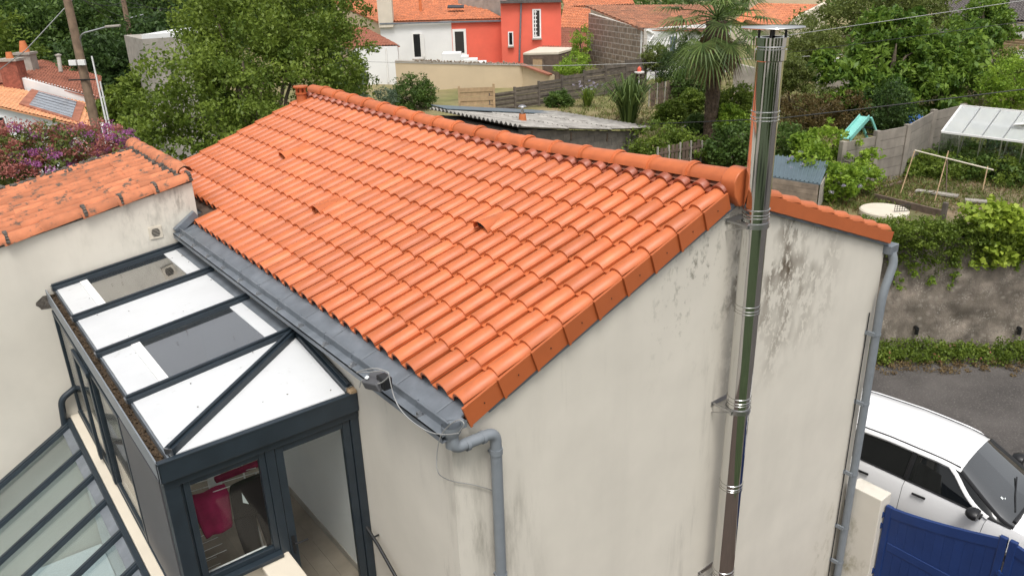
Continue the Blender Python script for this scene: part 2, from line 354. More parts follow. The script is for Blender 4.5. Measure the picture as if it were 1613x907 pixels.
# gable render: cream with streaks and lichen patches near the ridge on the right half
def wall_mat(name, col, lichen):
    m = mat(name, col, .9, var=.05, vscale=1.5, bump=.12, bscale=140, streak=.14, scol=tuple(np.array(col)*.6), sscale=1.8)
    n = m.node_tree.nodes; l = m.node_tree.links; b = n['Principled BSDF']
    src = b.inputs['Base Color'].links[0].from_socket
    geo = n.new('ShaderNodeNewGeometry'); sep = n.new('ShaderNodeSeparateXYZ'); l.new(geo.outputs['Position'], sep.inputs[0])
    def math_(op, a, bb):
        x = n.new('ShaderNodeMath'); x.operation = op; x.use_clamp = op == 'MULTIPLY'
        for i, q in enumerate((a, bb)):
            if hasattr(q, 'is_linked'): l.new(q, x.inputs[i])
            else: x.inputs[i].default_value = q
        return x.outputs[0]
    def mr(v, a, c):
        x = n.new('ShaderNodeMapRange'); x.inputs[1].default_value = a; x.inputs[2].default_value = c; l.new(v, x.inputs[0]); return x.outputs[0]
    def ns(scale, vs, det=9):
        mp = n.new('ShaderNodeMapping'); mp.inputs['Scale'].default_value = vs; l.new(geo.outputs['Position'], mp.inputs[0])
        t = n.new('ShaderNodeTexNoise'); t.inputs['Scale'].default_value = scale; t.inputs['Detail'].default_value = det; t.inputs['Roughness'].default_value = .72
        l.new(mp.outputs[0], t.inputs[0]); return t.outputs['Fac']
    cur = src
    for lo, hi, zone, colr in lichen:
        f = mr(ns(1.0, zone.get('s', (5, 5, 3.2))), lo, hi)
        f2 = mr(ns(1.0, (1.3, 1.3, .8), 3), .40, .60)
        f = math_('MULTIPLY', f, f2)
        for ax, a, c in zone['m']: f = math_('MULTIPLY', f, mr(sep.outputs[ax], a, c))
        x = n.new('ShaderNodeMix'); x.data_type = 'RGBA'; l.new(f, x.inputs[0]); l.new(cur, x.inputs[6]); x.inputs[7].default_value = (*colr, 1); cur = x.outputs[2]
    l.new(cur, b.inputs['Base Color']); return m
wall_mat('gable_render', (.62, .58, .505), [
    (.44, .51, {'m': [(0, -.1, .2), (0, 2.2, 1.3), (2, 3.9, 5.2)], 's': (11, 11, 7)}, (.095, .068, .042)),
    (.53, .64, {'m': [(0, -1.3, -.5), (0, .3, 0), (2, 4.4, 5.6)], 's': (11, 11, 7)}, (.16, .15, .115)),
    (.50, .66, {'m': [(0, 2.2, 3.0), (2, 2.6, .8)], 's': (4, 4, 2)}, (.22, .19, .10)),
    (.44, .66, {'m': [(0, -2.3, -3.05), (2, 5.4, 4.2)], 's': (6, 6, .9)}, (.22, .20, .16)),
    (.58, .80, {'m': [(0, -.8, -2.6), (2, 3.4, 5.0)], 's': (9, 9, .45)}, (.33, .31, .26)),
    (.50, .70, {'m': [(0, -.9, -.2), (0, .1, -.1), (2, 5.5, 4.0)], 's': (6, 6, .5)}, (.30, .275, .235))])  # streaky darker band close left of the flue, fading upwards
wall_mat('side_render', (.62, .58, .505), [(.56, .75, {'m': [(2, 3.8, 5.2)], 's': (4, 4, 1)}, (.3, .28, .24))])
wall_mat('neighbour_render', (.64, .60, .52), [
    (.50, .70, {'m': [(2, 4.7, 5.5), (0, -5.6, -3.6)], 's': (3.5, 3.5, 1.3)}, (.26, .24, .20)),
    (.50, .62, {'m': [(0, -3.6, -3.15), (2, 4.8, 5.6)], 's': (7, 7, 2)}, (.17, .15, .12))])
# ------------------------------------------------------------------ the setting
GZ = 2.75; Y0_ = .03
mat('lawn_green', (.032, .05, .016), 1, var=.4, vscale=1.5, bump=.6, bscale=20)
struct(MB().box(-3000, 3000, -3000, 3000, -1.0, -0.02), 'ground', 'yard')
struct(MB().quad((-60, -60, -.014), (3.0, -60, -.014), (3.0, -4.6, -.014), (-60, -4.6, -.014)), 'lawn', 'lawn_green')
struct(MB().quad((-8, -4.6, -.012), (2.85, -4.6, -.012), (2.85, Y0_, -.012), (-8, Y0_, -.012)), 'terrace', 'terrace_stone')
struct(MB().quad((-120, 9.8, -.014), (8, 9.8, -.014), (8, 260, -.014), (-120, 260, -.014)), 'meadow', 'lawn_green')
struct(MB().quad((3.12, -60, -.008), (40, -60, -.008), (40, 3, -.008), (10.6, 3.9, -.008), (8.8, 7, -.008), (8.2, 40, -.008), (3.12, 40, -.008)), 'street', 'asphalt')
RW = [(46, -27.5), (13.13, 1.43), (10.97, 3.34), (9.0, 6.2), (8.2, 10.0), (8.0, 60)]
def gz(x, y): return GZ+0.012*max(0, y-4)+0.05*math.sin(x*.8)*math.sin(y*.7)
# garden plateau as a grid clipped to the right of the retaining wall
gv = []; gf = []; rows = [0, .4, 1, 2, 3.5, 5, 7, 9, 12, 16, 20, 26, 34, 44, 60, 100, 250]
wp = []
for a, b in zip(RW[:-1], RW[1:]):
    k = max(1, int(math.hypot(b[0]-a[0], b[1]-a[1])/1.2)); k = min(k, 30)
    wp += [lin(a, b, i/k) for i in range(k)]
wp.append(np.array(RW[-1], float))
nw = len(wp)
for i, p in enumerate(wp):
    q = lin(np.array([70., -30.]), np.array([20., 90.]), i/(nw-1)); d = nrm(q-p)
    for t in rows:
        c = p+d*(t+.1); gv.append((c[0], c[1], gz(c[0], c[1])+(.0 if t > .5 else -.05)))
nr = len(rows)
gf = [(i*nr+j, i*nr+j+1, (i+1)*nr+j+1, (i+1)*nr+j) for i in range(nw-1) for j in range(nr-1)]
gg = MB().add(gv, gf); struct(gg, 'garden_ground', 'lawn', smooth=True)
# retaining wall (rough rendered rubble)
def rough_wall(pts, z0, z1, th, amp, seed, dz=.12, dl=.14):
    rng = np.random.default_rng(seed); mb = MB(); pts = [np.array(p, float) for p in pts]
    P = []
    for a, b in zip(pts[:-1], pts[1:]):
        k = max(1, int(np.linalg.norm(b-a)/dl)); P += [lin(a, b, i/k) for i in range(k)]
    P.append(pts[-1]); nz = int((z1-z0)/dz)+1; V = []
    N = rng.normal(size=(len(P), nz)); 
    for _ in range(2): N = (N+np.roll(N, 1, 0)+np.roll(N, 1, 1)+np.roll(N, -1, 0)+np.roll(N, -1, 1))/3
    for i, p in enumerate(P):
        d = nrm(P[min(i+1, len(P)-1)]-P[max(i-1, 0)]); nn = np.array([-d[1], d[0]])
        for j in range(nz):
            c = p-nn*(amp*N[i, j]); zz = z0+(z1-z0)*j/(nz-1)+(amp*.9*N[i, j] if j == nz-1 else 0)
            V.append((c[0], c[1], zz))
        c = p-nn*th; V.append((c[0], c[1], z1+amp*N[i, 0])); V.append((c[0], c[1], z0))
    m = nz+2; F = [(i*m+j, (i+1)*m+j, (i+1)*m+j+1, i*m+j+1) for i in range(len(P)-1) for j in range(m-1)]
    F += [tuple(range(m))[::-1], tuple((len(P)-1)*m+j for j in range(m))]
    return mb.add(V, F)
rw = rough_wall([(27, -10.8), (13.13, 1.43), (10.97, 3.34), (9.0, 6.2), (8.2, 10.0), (8.0, 22)], -.05, GZ-.05, .45, .035, 3)
rwo = rw.build('retaining_wall', 'rubble', smooth=1.2, label='weathered grey rubble retaining wall behind the white car, vines hanging over it', cat='wall')
for px, py in ((1442, 515), (1603, 515)):
    a = vpl(px, py, (10.97, 3.34), (13.13, 1.43)); d = nrm(np.array([-1, -1.13, 0]))
    mb = MB().tube([a-d*.05, a+d*.1], .045, 8).tube([a+d*.1, a+d*.1+[0, 0, -.14]], .045, 8)
    o = mb.build('drain_pipe', 'black_plastic', rwo)
# ------------------------------------------------------------------ main house
AL = 0.3466; ca, sa, ta = math.cos(AL), math.sin(AL), math.tan(AL)
XL, XR, Y0, YB, ZA = -3.33, 3.10, 0.04, 9.28, 6.30
house = thing('house', 'cream rendered house with new orange tiled roof in the middle of the picture', 'house', (0, 4.6, 0))
eL = ZA-3.20*ta+.02; eR = ZA-3.1*ta
zl = 5.165
g = [(XL, Y0, -.1), (XR, Y0, -.1), (XR, Y0, ZA+XR*-ta), (0, Y0, ZA), (-3.19, Y0, ZA-3.19*ta), (XL, Y0, zl)]
MB().prism(g, (0, .25, 0)).build('gable_wall', 'gable_render', house)
MB().box(XL, XL+.25, Y0+.25, 6.6, -.1, zl).build('eave_wall', 'side_render', house)
MB().box(XR-.25, XR, Y0+.25, YB, -.1, eR-.02).build('street_wall', 'side_render', house)
g = [(-3.0, YB-.25, -.1), (XR-.25, YB-.25, -.1), (XR-.25, YB-.25, ZA-3.0*ta), (0, YB-.25, ZA-.1), (-3.0, YB-.25, ZA-3.1*ta)]
MB().prism(g, (0, .25, 0)).build('rear_gable_wall', 'side_render', house)
MB().box(-3.25, -3.0, 6.6, YB-.25, -.1, zl).build('party_wall', 'side_render', house)
# metal drip edge under the verge tiles
MB().bar((-3.0, .02, ZA-3.0*ta-.005), (-.02, .02, ZA-.005), .045, .05).bar((.02, .02, ZA-.005), (3.1, .02, ZA-3.1*ta-.005), .045, .05).build('verge_flashing', 'zinc', house)
# roof deck under the tiles (sags with the ridge)
def sag(y): u = min(max(y/9.3, 0), 1); return 0.104*4*u*(1-u)+0.02*math.sin(math.pi*2*(u-.12))*(u > .12)*(u < .95)
XE = -3.16; HT = 0.135       # tile eave x, pan height over the verge bottom line
def rz(x, y, h=0.0):
    k = 1-min(abs(x)/3.16, 1); return ZA+h-abs(x)*ta-sag(y)*k
mb = MB(); ny = 12
for sx in (-1, 1):
    for i in range(ny):
        y0, y1 = .05+i*9.2/ny, .05+(i+1)*9.2/ny
        x0 = -3.17 if sx < 0 else 3.08
        if sx < 0 and y0 > 6.2: x0 = -2.95
        mb.quad((0, y0, rz(0, y0, .09)), (0, y1, rz(0, y1, .09)), (x0, y1, rz(x0, y1, .09)), (x0, y0, rz(x0, y0, .09)))
mb.build('roof_deck', 'brown_wood', house)
# one interlocking tile: pan at the far side, barrel at the near side; local x = down the slope, y = across, z = up
E_, PW = 0.36, 0.2325
def tile_mesh(name, mtl, L=0.40, pw=PW, barrel=True):
    prof = [(-.004, .0), (.03, .0), (.056, .002), (.067, .012), (.074, .036), (.089, .060), (.112, .076), (.140, .081), (.169, .076), (.195, .062), (.214, .044), (.223, .028)]
    V = []; F = []; n = len(prof); th = .020
    # across axis reversed: y decreasing towards the camera
    for k, (xx, zo) in enumerate(((0, 0), (L-.004, 0), (L, -.005))):
        V += [(xx, p, q+zo) for p, q in prof]
    for k in range(2): F += [(k*n+i, k*n+i+1, (k+1)*n+i+1, (k+1)*n+i) for i in range(n-1)]
    o = len(V); V += [(L, p, q-.005) for p, q in prof]+[(L-.004, p*.985+.002, q-.005-th*1.3) for p, q in prof]
    F += [(o+i, o+i+1, o+n+i+1, o+n+i) for i in range(n-1)]
    o = len(V); p, q = prof[-1]; V += [(0, p, q), (L, p, q-.005), (L, p-.004, q-.032), (0, p-.004, q-.032)]; F += [(o, o+3, o+2, o+1)]
    F = [f[::-1] for f in F]
    me = bpy.data.meshes.new(name); me.from_pydata(V, [], F); me.update(); me.polygons.foreach_set('use_smooth', [True]*len(F))
    try: me.set_sharp_from_angle(angle=.9)
    except Exception: pass
    me.materials.append(MATS[mtl]); return me
tm = tile_mesh('roof_tile', 'tile'); RNG = random.Random(5)
tiles = []
NT = 40
D0 = .155
for c in range(9):
    dl = D0+(c+1)*E_                      # lower end distance from apex along the slope
    for k in range(NT):
        yk = .02+PW*(k+1)                 # far side of the tile (local y runs to -PW)
        if c == 8 and yk > 6.55: continue
        xe = -dl*ca; xu = -(dl-.40)*ca
        zl_ = rz(xe, yk-.1, HT+.03); zu_ = rz(xu, yk-.1, HT-.002)
        x = nrm((xe-xu, 0, zl_-zu_)); y = np.array([0, 1, 0.]); j = RNG.uniform(-.004, .004)
        ang = RNG.uniform(-.006, .006); x2 = nrm(x+np.array([0, ang, 0])); z = nrm(np.cross(y, -x2)); 
        z = z if z[2] > 0 else -z; y2 = np.cross(z, x2)
        p = np.array([xu+j, yk+RNG.uniform(-.002, .002), zu_+RNG.uniform(-.002, .002)])
        # right-handed frame: local x down slope, local y across, z up
        tiles.append((c, k, p, x2, y2, z))
def tm4(t):
    c, k, p, x, y, z = t
    if np.dot(np.cross(x, y), z) < 0: y = -y; p = p-np.array([0, 0, 0])
    return frame(p, x, y, z)
print('tile y axis', tiles[0][4], len(tiles))
def tdist(t): return float(np.linalg.norm(t[2]-CAM))
tiles.sort(key=tdist)
vent = {(4, 30), (5, 20), (4, 9)}
slope = None
for t in tiles[:300]: inst('roof_tile', tm, tm4(t), house)
# the farther tiles as one part
mb = MB(); tv = [np.array(v.co) for v in tm.vertices]; tf = [tuple(p.vertices) for p in tm.polygons]
def add_tile(mb, m):
    A = np.array([list(r) for r in m]); mb.add([A[:3, :3] @ v+A[:3, 3] for v in tv], tf)
for t in tiles[300:]: add_tile(mb, tm4(t))
for c in range(9):          # street-side slope, which the picture shows only from its edge
    dl = .02+(c+1)*E_
    for k in range(NT):
        yk = .02+PW*k; xe, xu = dl*ca, (dl-.4)*ca
        x = nrm((xe-xu, 0, rz(xe, yk, .13)-rz(xu, yk, .10))); y = np.array([0, -1., 0]); z = np.cross(x, y); 
        z = nrm(z if z[2] > 0 else -z); y = np.cross(z, x)
        add_tile(mb, frame(np.array([xu, yk, rz(xu, yk, .10)]), x, y, z))
o = mb.build('roof_tile_field', 'tile', house, smooth=.9, kind='stuff')
# verge tiles: boards with a lip, left slope then street slope
def verge(sgn, dl, lo=.012, hgt=.205):
    a, b = dl-E_-.015, dl
    u_ = np.array([sgn*ca, 0, -sa]); n_ = np.array([sgn*sa, 0, ca]); A0 = np.array([0, 0, ZA])
    pt = lambda d, h, y: A0+u_*d+n_*h+np.array([0, y, 0])
    mb = MB()
    mb.prism([pt(a, lo+.004, -.020), pt(b, lo, -.036), pt(b, hgt, -.036), pt(a, hgt-.014, -.020)], (0, .022, 0))
    if sgn < 0: mb.prism([pt(b-.022, lo-.004, -.044), pt(b+.003, lo-.004, -.044), pt(b+.003, hgt+.006, -.044), pt(b-.022, hgt+.006, -.044)], (0, .012, 0))
    o = mb.build('verge_tile', 'tile_shaded', house, bevel=.003)
    if sgn < 0: MB().lathe([(0, .003), (.006, .003), (.006, 0)], pt((a+b)/2, .11, -.030), 8, (0, -1, 0)).build('nail_head', 'black_plastic', o)
for k in range(9): verge(-1, D0+(k+1)*E_)
for k in range(9): verge(1, .02+(k+1)*E_, .0, .150)
for k in range(9):   # rounded shoulders of the street-side verge tiles
    dl = .02+(k+1)*E_; pt = lambda d, h, y: np.array([d*ca, y, ZA-d*sa+h])
    mb = MB(); R_ = .07; n = 9; V = []
    for d in (dl-E_-.03, dl-.03, dl, dl+.005):
        hh = .135 if d < dl else .125; rr = R_ if d <= dl else R_*.7
        hh += .034*(d-dl+E_)/E_
        V += [pt(d, hh+rr*.9*math.sin(math.pi*i/(n-1)), .045-rr*math.cos(math.pi*i/(n-1))) for i in range(n)]
    mb.add(V, [(a*n+i, a*n+i+1, (a+1)*n+i+1, (a+1)*n+i)[::-1] for a in range(3) for i in range(n-1)]+[tuple(3*n+i for i in range(n))[::-1]])
    mb.build('verge_barrel', 'tile', house, smooth=.8)
# ridge tiles: overlapping half-round with a collar
def ridge_mesh():
    V = []; n = 13; L = .56
    prof = [(0, .118, 0), (.03, .118, 0), (.036, .136, .0), (.066, .138, 0), (.073, .118, 0), (L, .110, 0), (L, .09, -.01)]
    for y, r, q in prof: V += [(-r*1.05*math.cos(math.pi*i/(n-1)), y, q+r*.78*math.sin(math.pi*i/(n-1))-.02*(i in (0, n-1))) for i in range(n)]
    F = [(a*n+i, a*n+i+1, (a+1)*n+i+1, (a+1)*n+i) for a in range(len(prof)-1) for i in range(n-1)]
    me = bpy.data.meshes.new('ridge_tile'); me.from_pydata(V, [], F); me.update(); me.polygons.foreach_set('use_smooth', [True]*len(F))
    me.set_sharp_from_angle(angle=.6); me.materials.append(MATS['tile']); return me
rm = ridge_mesh(); RE = .5137
for k in range(18):
    y0 = .0+RE*k; y1 = y0+RE; z0 = ZA+.222-sag(y0); z1 = ZA+.222-sag(min(y1, 9.3))
    d = nrm((0, RE, z1-z0)); up_ = nrm(np.cross((1, 0, 0), d)); inst('ridge_tile', rm, frame((RNG.uniform(-.004, .004), y0, z0+.006*RNG.random()), (1, 0, 0), d, up_), house)
# ridge end cap
mb = MB(); n = 17; sh = [(-.165*math.cos(math.pi*i/(n-1)), .125*math.sin(math.pi*i/(n-1))+.215) for i in range(n)]+[(.15, .10), (.06, -.02), (-.06, -.02), (-.15, .10)]
mb.prism([(x, -.06, ZA+z) for x, z in sh], (0, .16, 0)); mb.build('ridge_end_cap', 'tile', house, smooth=.6, bevel=.008)
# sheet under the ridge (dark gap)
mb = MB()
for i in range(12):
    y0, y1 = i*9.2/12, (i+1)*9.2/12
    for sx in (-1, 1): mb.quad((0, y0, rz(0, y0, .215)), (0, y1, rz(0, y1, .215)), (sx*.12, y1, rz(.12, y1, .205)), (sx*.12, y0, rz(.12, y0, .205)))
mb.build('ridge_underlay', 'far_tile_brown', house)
# course of short cover pieces just below the ridge
cm = tile_mesh('cover_tile', 'cover_brown', .12)
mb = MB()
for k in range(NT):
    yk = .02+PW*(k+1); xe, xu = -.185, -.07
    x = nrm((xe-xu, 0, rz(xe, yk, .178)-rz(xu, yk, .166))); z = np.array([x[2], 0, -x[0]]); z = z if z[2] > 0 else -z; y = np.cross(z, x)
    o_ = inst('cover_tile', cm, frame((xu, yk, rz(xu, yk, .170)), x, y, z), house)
# vent tiles (raised hoods) and the vent stack near the far verge
def roofp(px, py, h=.11):
    d = ray(px, py); t = (ZA+h+CAM[0]*ta-CAM[2])/(d[2]-ta*d[0]); p = CAM+t*d; return p
for px, py in ((462, 238), (518, 320), (778, 343)):
    p = roofp(px, py, .20); p = np.array([p[0], p[1], rz(p[0], p[1], .19)]); D = np.array([-ca, 0, -sa]); N = np.array([-sa, 0, ca]); A = np.array([0, 1., 0])
    V = []; n = 9
    for s_, r_, h_ in ((-.30, .015, .0), (-.12, .065, .03), (.06, .10, .065), (.18, .125, .09)):
        V += [p+D*s_+A*(r_*math.cos(math.pi*i/(n-1)))+N*(h_*0.3+r_*.85*math.sin(math.pi*i/(n-1))-.01) for i in range(n)]
    F = [(a*n+i, a*n+i+1, (a+1)*n+i+1, (a+1)*n+i) for a in range(3) for i in range(n-1)]
    V2 = [p+D*(.16)+A*(.112*math.cos(math.pi*i/(n-1)))+N*(.027+.094*math.sin(math.pi*i/(n-1))-.01) for i in range(n)]
    o = len(V); V += V2; F += [(3*n+i, 3*n+i+1, o+i+1, o+i) for i in range(n-1)]
    vt = MB().add(V, F).build('vent_tile', 'tile', house, smooth=.9)
    MB().add([q-D*.03 for q in V2], [tuple(range(n))]).build('vent_mouth', 'shadow_room', vt)
p = np.array([-.32, 9.10, rz(-.32, 9.10, .19)])
vs = MB().lathe([(.10, -.05), (.09, .04), (.085, .12), (.10, .13), (.10, .16), (.075, .16)], p, 16).build('vent_stack', 'tile', house, smooth=.6)
mb = MB()
for i in range(6): a = i*math.pi/3; mb.box(p[0]+.075*math.cos(a)-.018, p[0]+.075*math.cos(a)+.018, p[1]+.075*math.sin(a)-.018, p[1]+.075*math.sin(a)+.018, p[2]+.15, p[2]+.24)
mb.lathe([(0, .285), (.13, .27), (.13, .24), (0, .24)], p, 14).lathe([(0, .26), (.04, .25), (.04, .15)], p, 10)
mb.build('cowl', 'tile', vs, bevel=.003)
# zinc eave gutter: sheet under the tiles, upstand, outer ledge with clips
GX, GZB, zg, GXO = -3.40, 5.205, 5.273, -3.475
gut = MB().prism([(GXO, -.05, GZB-.005), (GX, -.05, GZB+.005), (GX, 6.62, GZB+.005), (GXO, 6.62, GZB-.005)], (0, 0, -.02))
gut.prism([(GX, -.05, GZB+.012), (-3.26, -.05, GZB+.0515), (-3.26, 0, GZB+.0515), (-3.10, 0, GZB+.105), (-3.10, 6.62, GZB+.105), (GX, 6.62, GZB+.012)], (0, 0, -.02))
gut.box(GXO, GXO+.006, -.05, 6.62, GZB-.07, GZB-.006).box(GXO+.006, XL, -.05, 6.62, GZB-.075, GZB-.068)
go = gut.build('gutter', 'zinc', house)
MB().box(GX-.004, GX+.004, -.05, 6.62, GZB-.01, zg).tube([(GX, -.05, zg), (GX, 6.62, zg)], .009, 8).build('upstand', 'zinc', go)
MB().prism([(GX, -.052, GZB-.02), (-3.24, -.052, GZB-.02), (-3.24, -.052, GZB+.04), (-3.28, -.052, zg-.02), (GX, -.052, zg)], (0, .004, 0)).build('stop_end', 'zinc', go)
y = .30
while y < 6.5:
    MB().box(GXO-.004, GX-.006, y-.02, y+.02, GZB-.0045, GZB+.004).box(GXO+.012, GXO+.045, y-.016, y+.016, GZB+.004, GZB+.03).build('clip', 'steel_dull', go)
    MB().box(GX-.012, GX+.014, y+.09, y+.105, zg-.03, zg+.014).build('upstand_strap', 'zinc', go); y += .55
for k in range(11): MB().add([(GX+.006, .2+k*.6, GZB+.0165), (GX+.006, .212+k*.6, GZB+.0165), (-3.12, .212+k*.6, GZB+.102), (-3.12, .2+k*.6, GZB+.102)], [(0, 1, 2, 3)]).build('seam', 'pipe_grey', go)
MB().lathe([(.0, -.14), (.052, -.13), (.055, -.03), (.075, .0), (.075, .06)], (-3.37, -.03, GZB-.02), 16).build('outlet', 'pipe_grey', go, smooth=.6)
PR = .047
def smooth_path(P, r=.08, n=6):
    P = [np.asarray(p, float) for p in P]; out = [P[0]]
    for a, b, c in zip(P[:-2], P[1:-1], P[2:]):
        d1, d2 = nrm(a-b), nrm(c-b); s = min(r, np.linalg.norm(a-b)*.49, np.linalg.norm(c-b)*.49)
        p0, p1 = b+d1*s, b+d2*s
        out += [lin(lin(p0, b, t), lin(b, p1, t), t) for t in np.linspace(0, 1, n)]
    return out+[P[-1]]
dpx = -2.985
path = smooth_path([(-3.37, -.035, GZB-.03), (-3.37, -.05, 5.045), (dpx, -.06, 5.04), (dpx, -.06, 4.7), (dpx, -.06, 2.0), (dpx, -.06, -.02)], .085, 8)
dp = MB().tube(path, PR, 16).build('downpipe', 'pipe_grey', house, smooth=True)
for z in (4.84, 3.6, 1.8):
    MB().lathe([(PR+.001, 0), (PR+.007, 0), (PR+.007, .05), (PR+.001, .05)], (dpx, -.06, z), 16).build('collar', 'pipe_grey', dp, smooth=.5)
    MB().box(dpx-.01, dpx+.01, -.06, Y0, z-.03, z-.01).build('pipe_clip', 'pipe_grey', dp)
for x in (-3.27, -3.12): MB().lathe([(PR+.001, 0), (PR+.006, 0), (PR+.006, .03), (PR+.001, .03)], (x, -.055, 5.038), 16, (1, 0, 0)).build('collar', 'pipe_grey', dp, smooth=.5)
# street-side gutter end and downpipe
ge = MB().box(3.06, 3.25, -.06, 9.2, 4.985+.06, 5.10+.06).build('street_gutter', 'zinc', house, bevel=.01)
d = 2.655
path = smooth_path([(3.17, -.02, 5.05), (3.17, -.07, 4.93), (d+.40, -.07, 4.62), (d+.36, -.07, 3.9), (d+.36, -.07, -.02)], .12, 8)
path = smooth_path([(3.16, -.03, 5.06), (3.16, -.07, 4.93), (3.00, -.07, 4.55), (3.0, -.07, 3.9), (3.0, -.07, -.02)], .14, 8)
dp = MB().tube(path, .052, 16).build('downpipe', 'pipe_grey', house, smooth=True)
for z in (4.0, 3.0, 1.9, 1.0, .4):
    MB().lathe([(.053, 0), (.058, 0), (.058, .03), (.053, .03)], (3.0, -.07, z), 16).build('collar', 'pipe_grey', dp, smooth=.5)
    MB().box(2.92, 2.95, -.08, Y0, z, z+.05).build('pipe_clip', 'pipe_grey', dp)
MB().tube([(2.93, .02, 4.3), (2.925, .02, 3), (2.93, .02, 1.5), (2.925, .02, 0)], .008, 6).build('wall_cable', 'black_cable', house)
# ------------------------------------------------------------------ stainless flue
FX, FY, FR = .013, -.19, .117
flue = thing('chimney_flue', 'tall polished stainless steel flue pipe fixed to the gable wall', 'flue', (FX, FY, .6))
zf = lambda z: 8.358-(8.358-z)*1.0147
zs = [zf(z) for z in (.6, 1.2, 2.15, 3.3, 4.33, 5.33, 6.28, 7.16, 7.62)]
for a, b in zip(zs[:-1], zs[1:]):
    MB().lathe([(FR, a), (FR, b)], (FX, FY, 0), 48).build('flue_section', 'steel', flue, smooth=True)
for z in zs[1:-1]:
    bd = MB()
    for dz in (-.045, -.015, .03): bd.lathe([(FR, dz-.008), (FR+.008, dz-.006), (FR+.009, dz), (FR+.008, dz+.006), (FR, dz+.008)], (FX, FY, z), 36)
    bd.lathe([(FR+.002, -.05), (FR+.002, .035)], (FX, FY, z), 36)
    bd.build('clamp_band', 'steel', flue, smooth=.9)
for z in (zf(2.02), zf(4.22), zf(6.17)):
    b = MB().box(FX-.135, FX-.12, FY-.0, Y0, z-.012, z+.008).box(FX+.12, FX+.135, FY-.0, Y0, z-.012, z+.008).box(FX-.15, FX+.15, Y0-.010, Y0-.001, z-.03, z+.02)
    b.bar((FX-.128, FY, z-.015), (FX-.128, Y0, z-.11), .012, .005).lathe([(FR+.003, -.03), (FR+.012, -.03), (FR+.012, .02), (FR+.003, .02)], (FX, FY, z), 32)
    b.box(FX-.155, FX-.10, FY-.03, FY-.01, z-.025, z+.01)
    b.build('wall_bracket', 'steel_dull', flue, smooth=.5)
MB().lathe([(FR, 7.60), (FR+.018, 7.61), (FR+.018, 7.70), (FR+.01, 7.705), (FR+.01, 7.72), (FR+.022, 7.73), (FR+.022, 7.80), (.09, 7.80), (.09, 7.6)], (FX, FY, 0), 40).build('flue_head', 'steel', flue, smooth=.5)
for i in range(4): a = i*math.pi/2+.5; MB().box(FX+.11*math.cos(a)-.008, FX+.11*math.cos(a)+.008, FY+.11*math.sin(a)-.008, FY+.11*math.sin(a)+.008, 7.78, 7.89).build('cap_strut', 'black_plastic', flue)
MB().lathe([(0, 7.895), (.262, 7.885), (.266, 7.88), (.262, 7.875), (0, 7.878)], (FX, FY, 0), 48).build('rain_cap', 'steel', flue, smooth=.4)
# ------------------------------------------------------------------ conservatory
xg, xr, yf, yb = -5.12, XL-.004, 1.62, 6.645
con = thing('conservatory', 'anthracite framed conservatory with white roof panels against the cream house', 'conservatory', (-4.25, 4.1, 0))
FL = 2.40
MB().box(-5.06, xr, 1.74, yb, -.1, FL-.02).build('base', 'cream', con)
MB().box(-5.0, xr, 1.76, yb, FL-.02, FL).build('floor', 'wood_floor', con)
for k in range(9): MB().box(-5.0+k*.185, -5.0+k*.185+.181, 1.78, yb, FL+.001, FL+.006).build('floor_plank', 'wood_floor', con)
MB().box(-5.22, -5.02, 1.70, yb, -.1, 3.0).build('side_plinth', 'cream', con, bevel=.01)
MB().box(-5.02, -4.28, 1.69, 1.80, -.1, 3.42).build('front_plinth', 'cream', con, bevel=.005)
MB().box(-4.44, -4.20, .55, 1.69, 2.0, 3.36).box(-4.46, -4.185, .5, 1.688, 3.36, 3.41).build('stair_wall', 'cream', con, bevel=.012)
def zc(x): return 4.80+(x+5.02)*0.2/1.64
# roof bars and panels
bar_y = [6.60, 5.31, 4.10, 2.87]
def rbar(p, q, name='rafter', w_=.075, h_=.055):
    p, q = np.array(p), np.array(q)
    o = MB().bar(p+[0, 0, h_/2-.012], q+[0, 0, h_/2-.012], w_, h_).bar(p+[0, 0, h_+.003], q+[0, 0, h_+.003], w_*.35, .022).build(name, 'anthracite', con, bevel=.004)
    d = nrm(q-p); MB().bar(p-d*.012+[0, 0, h_/2-.006], p-d*.001+[0, 0, h_/2-.006], w_*.9, h_*.8).build('end_plate', 'steel_dull', o)
for k, y in enumerate(bar_y):
    rbar((-5.045, y, zc(-5.045)), (-3.39, y, zc(-3.39)), w_=.075 if k else .12)
hipA, hipB = np.array((-4.99, 1.72, 4.80)), np.array((-3.39, 2.82, zc(-3.39)))
rbar(hipA, hipB, 'hip_rafter', .085, .07)
rbar((-3.375, 1.70, 4.80), (-3.375, 2.84, zc(-3.375)), 'wall_rafter', .08, .06)
def panel(name, m, x0, x1, y0, y1, dz=0., th=.03):
    V = [(x0, y0, zc(x0)+dz), (x1, y0, zc(x1)+dz), (x1, y1, zc(x1)+dz), (x0, y1, zc(x0)+dz)]
    return MB().prism(V, (0, 0, -th)).build(name, m, con)
def pxc(px, py):
    p = PZ(px, py, 4.9)
    for _ in range(4): p = PZ(px, py, zc(p[0]))
    return p[0]
g1 = (pxc(157, 465), pxc(283, 421)); g3 = (pxc(245, 569), pxc(398, 514)); print('glass x', g1, g3)
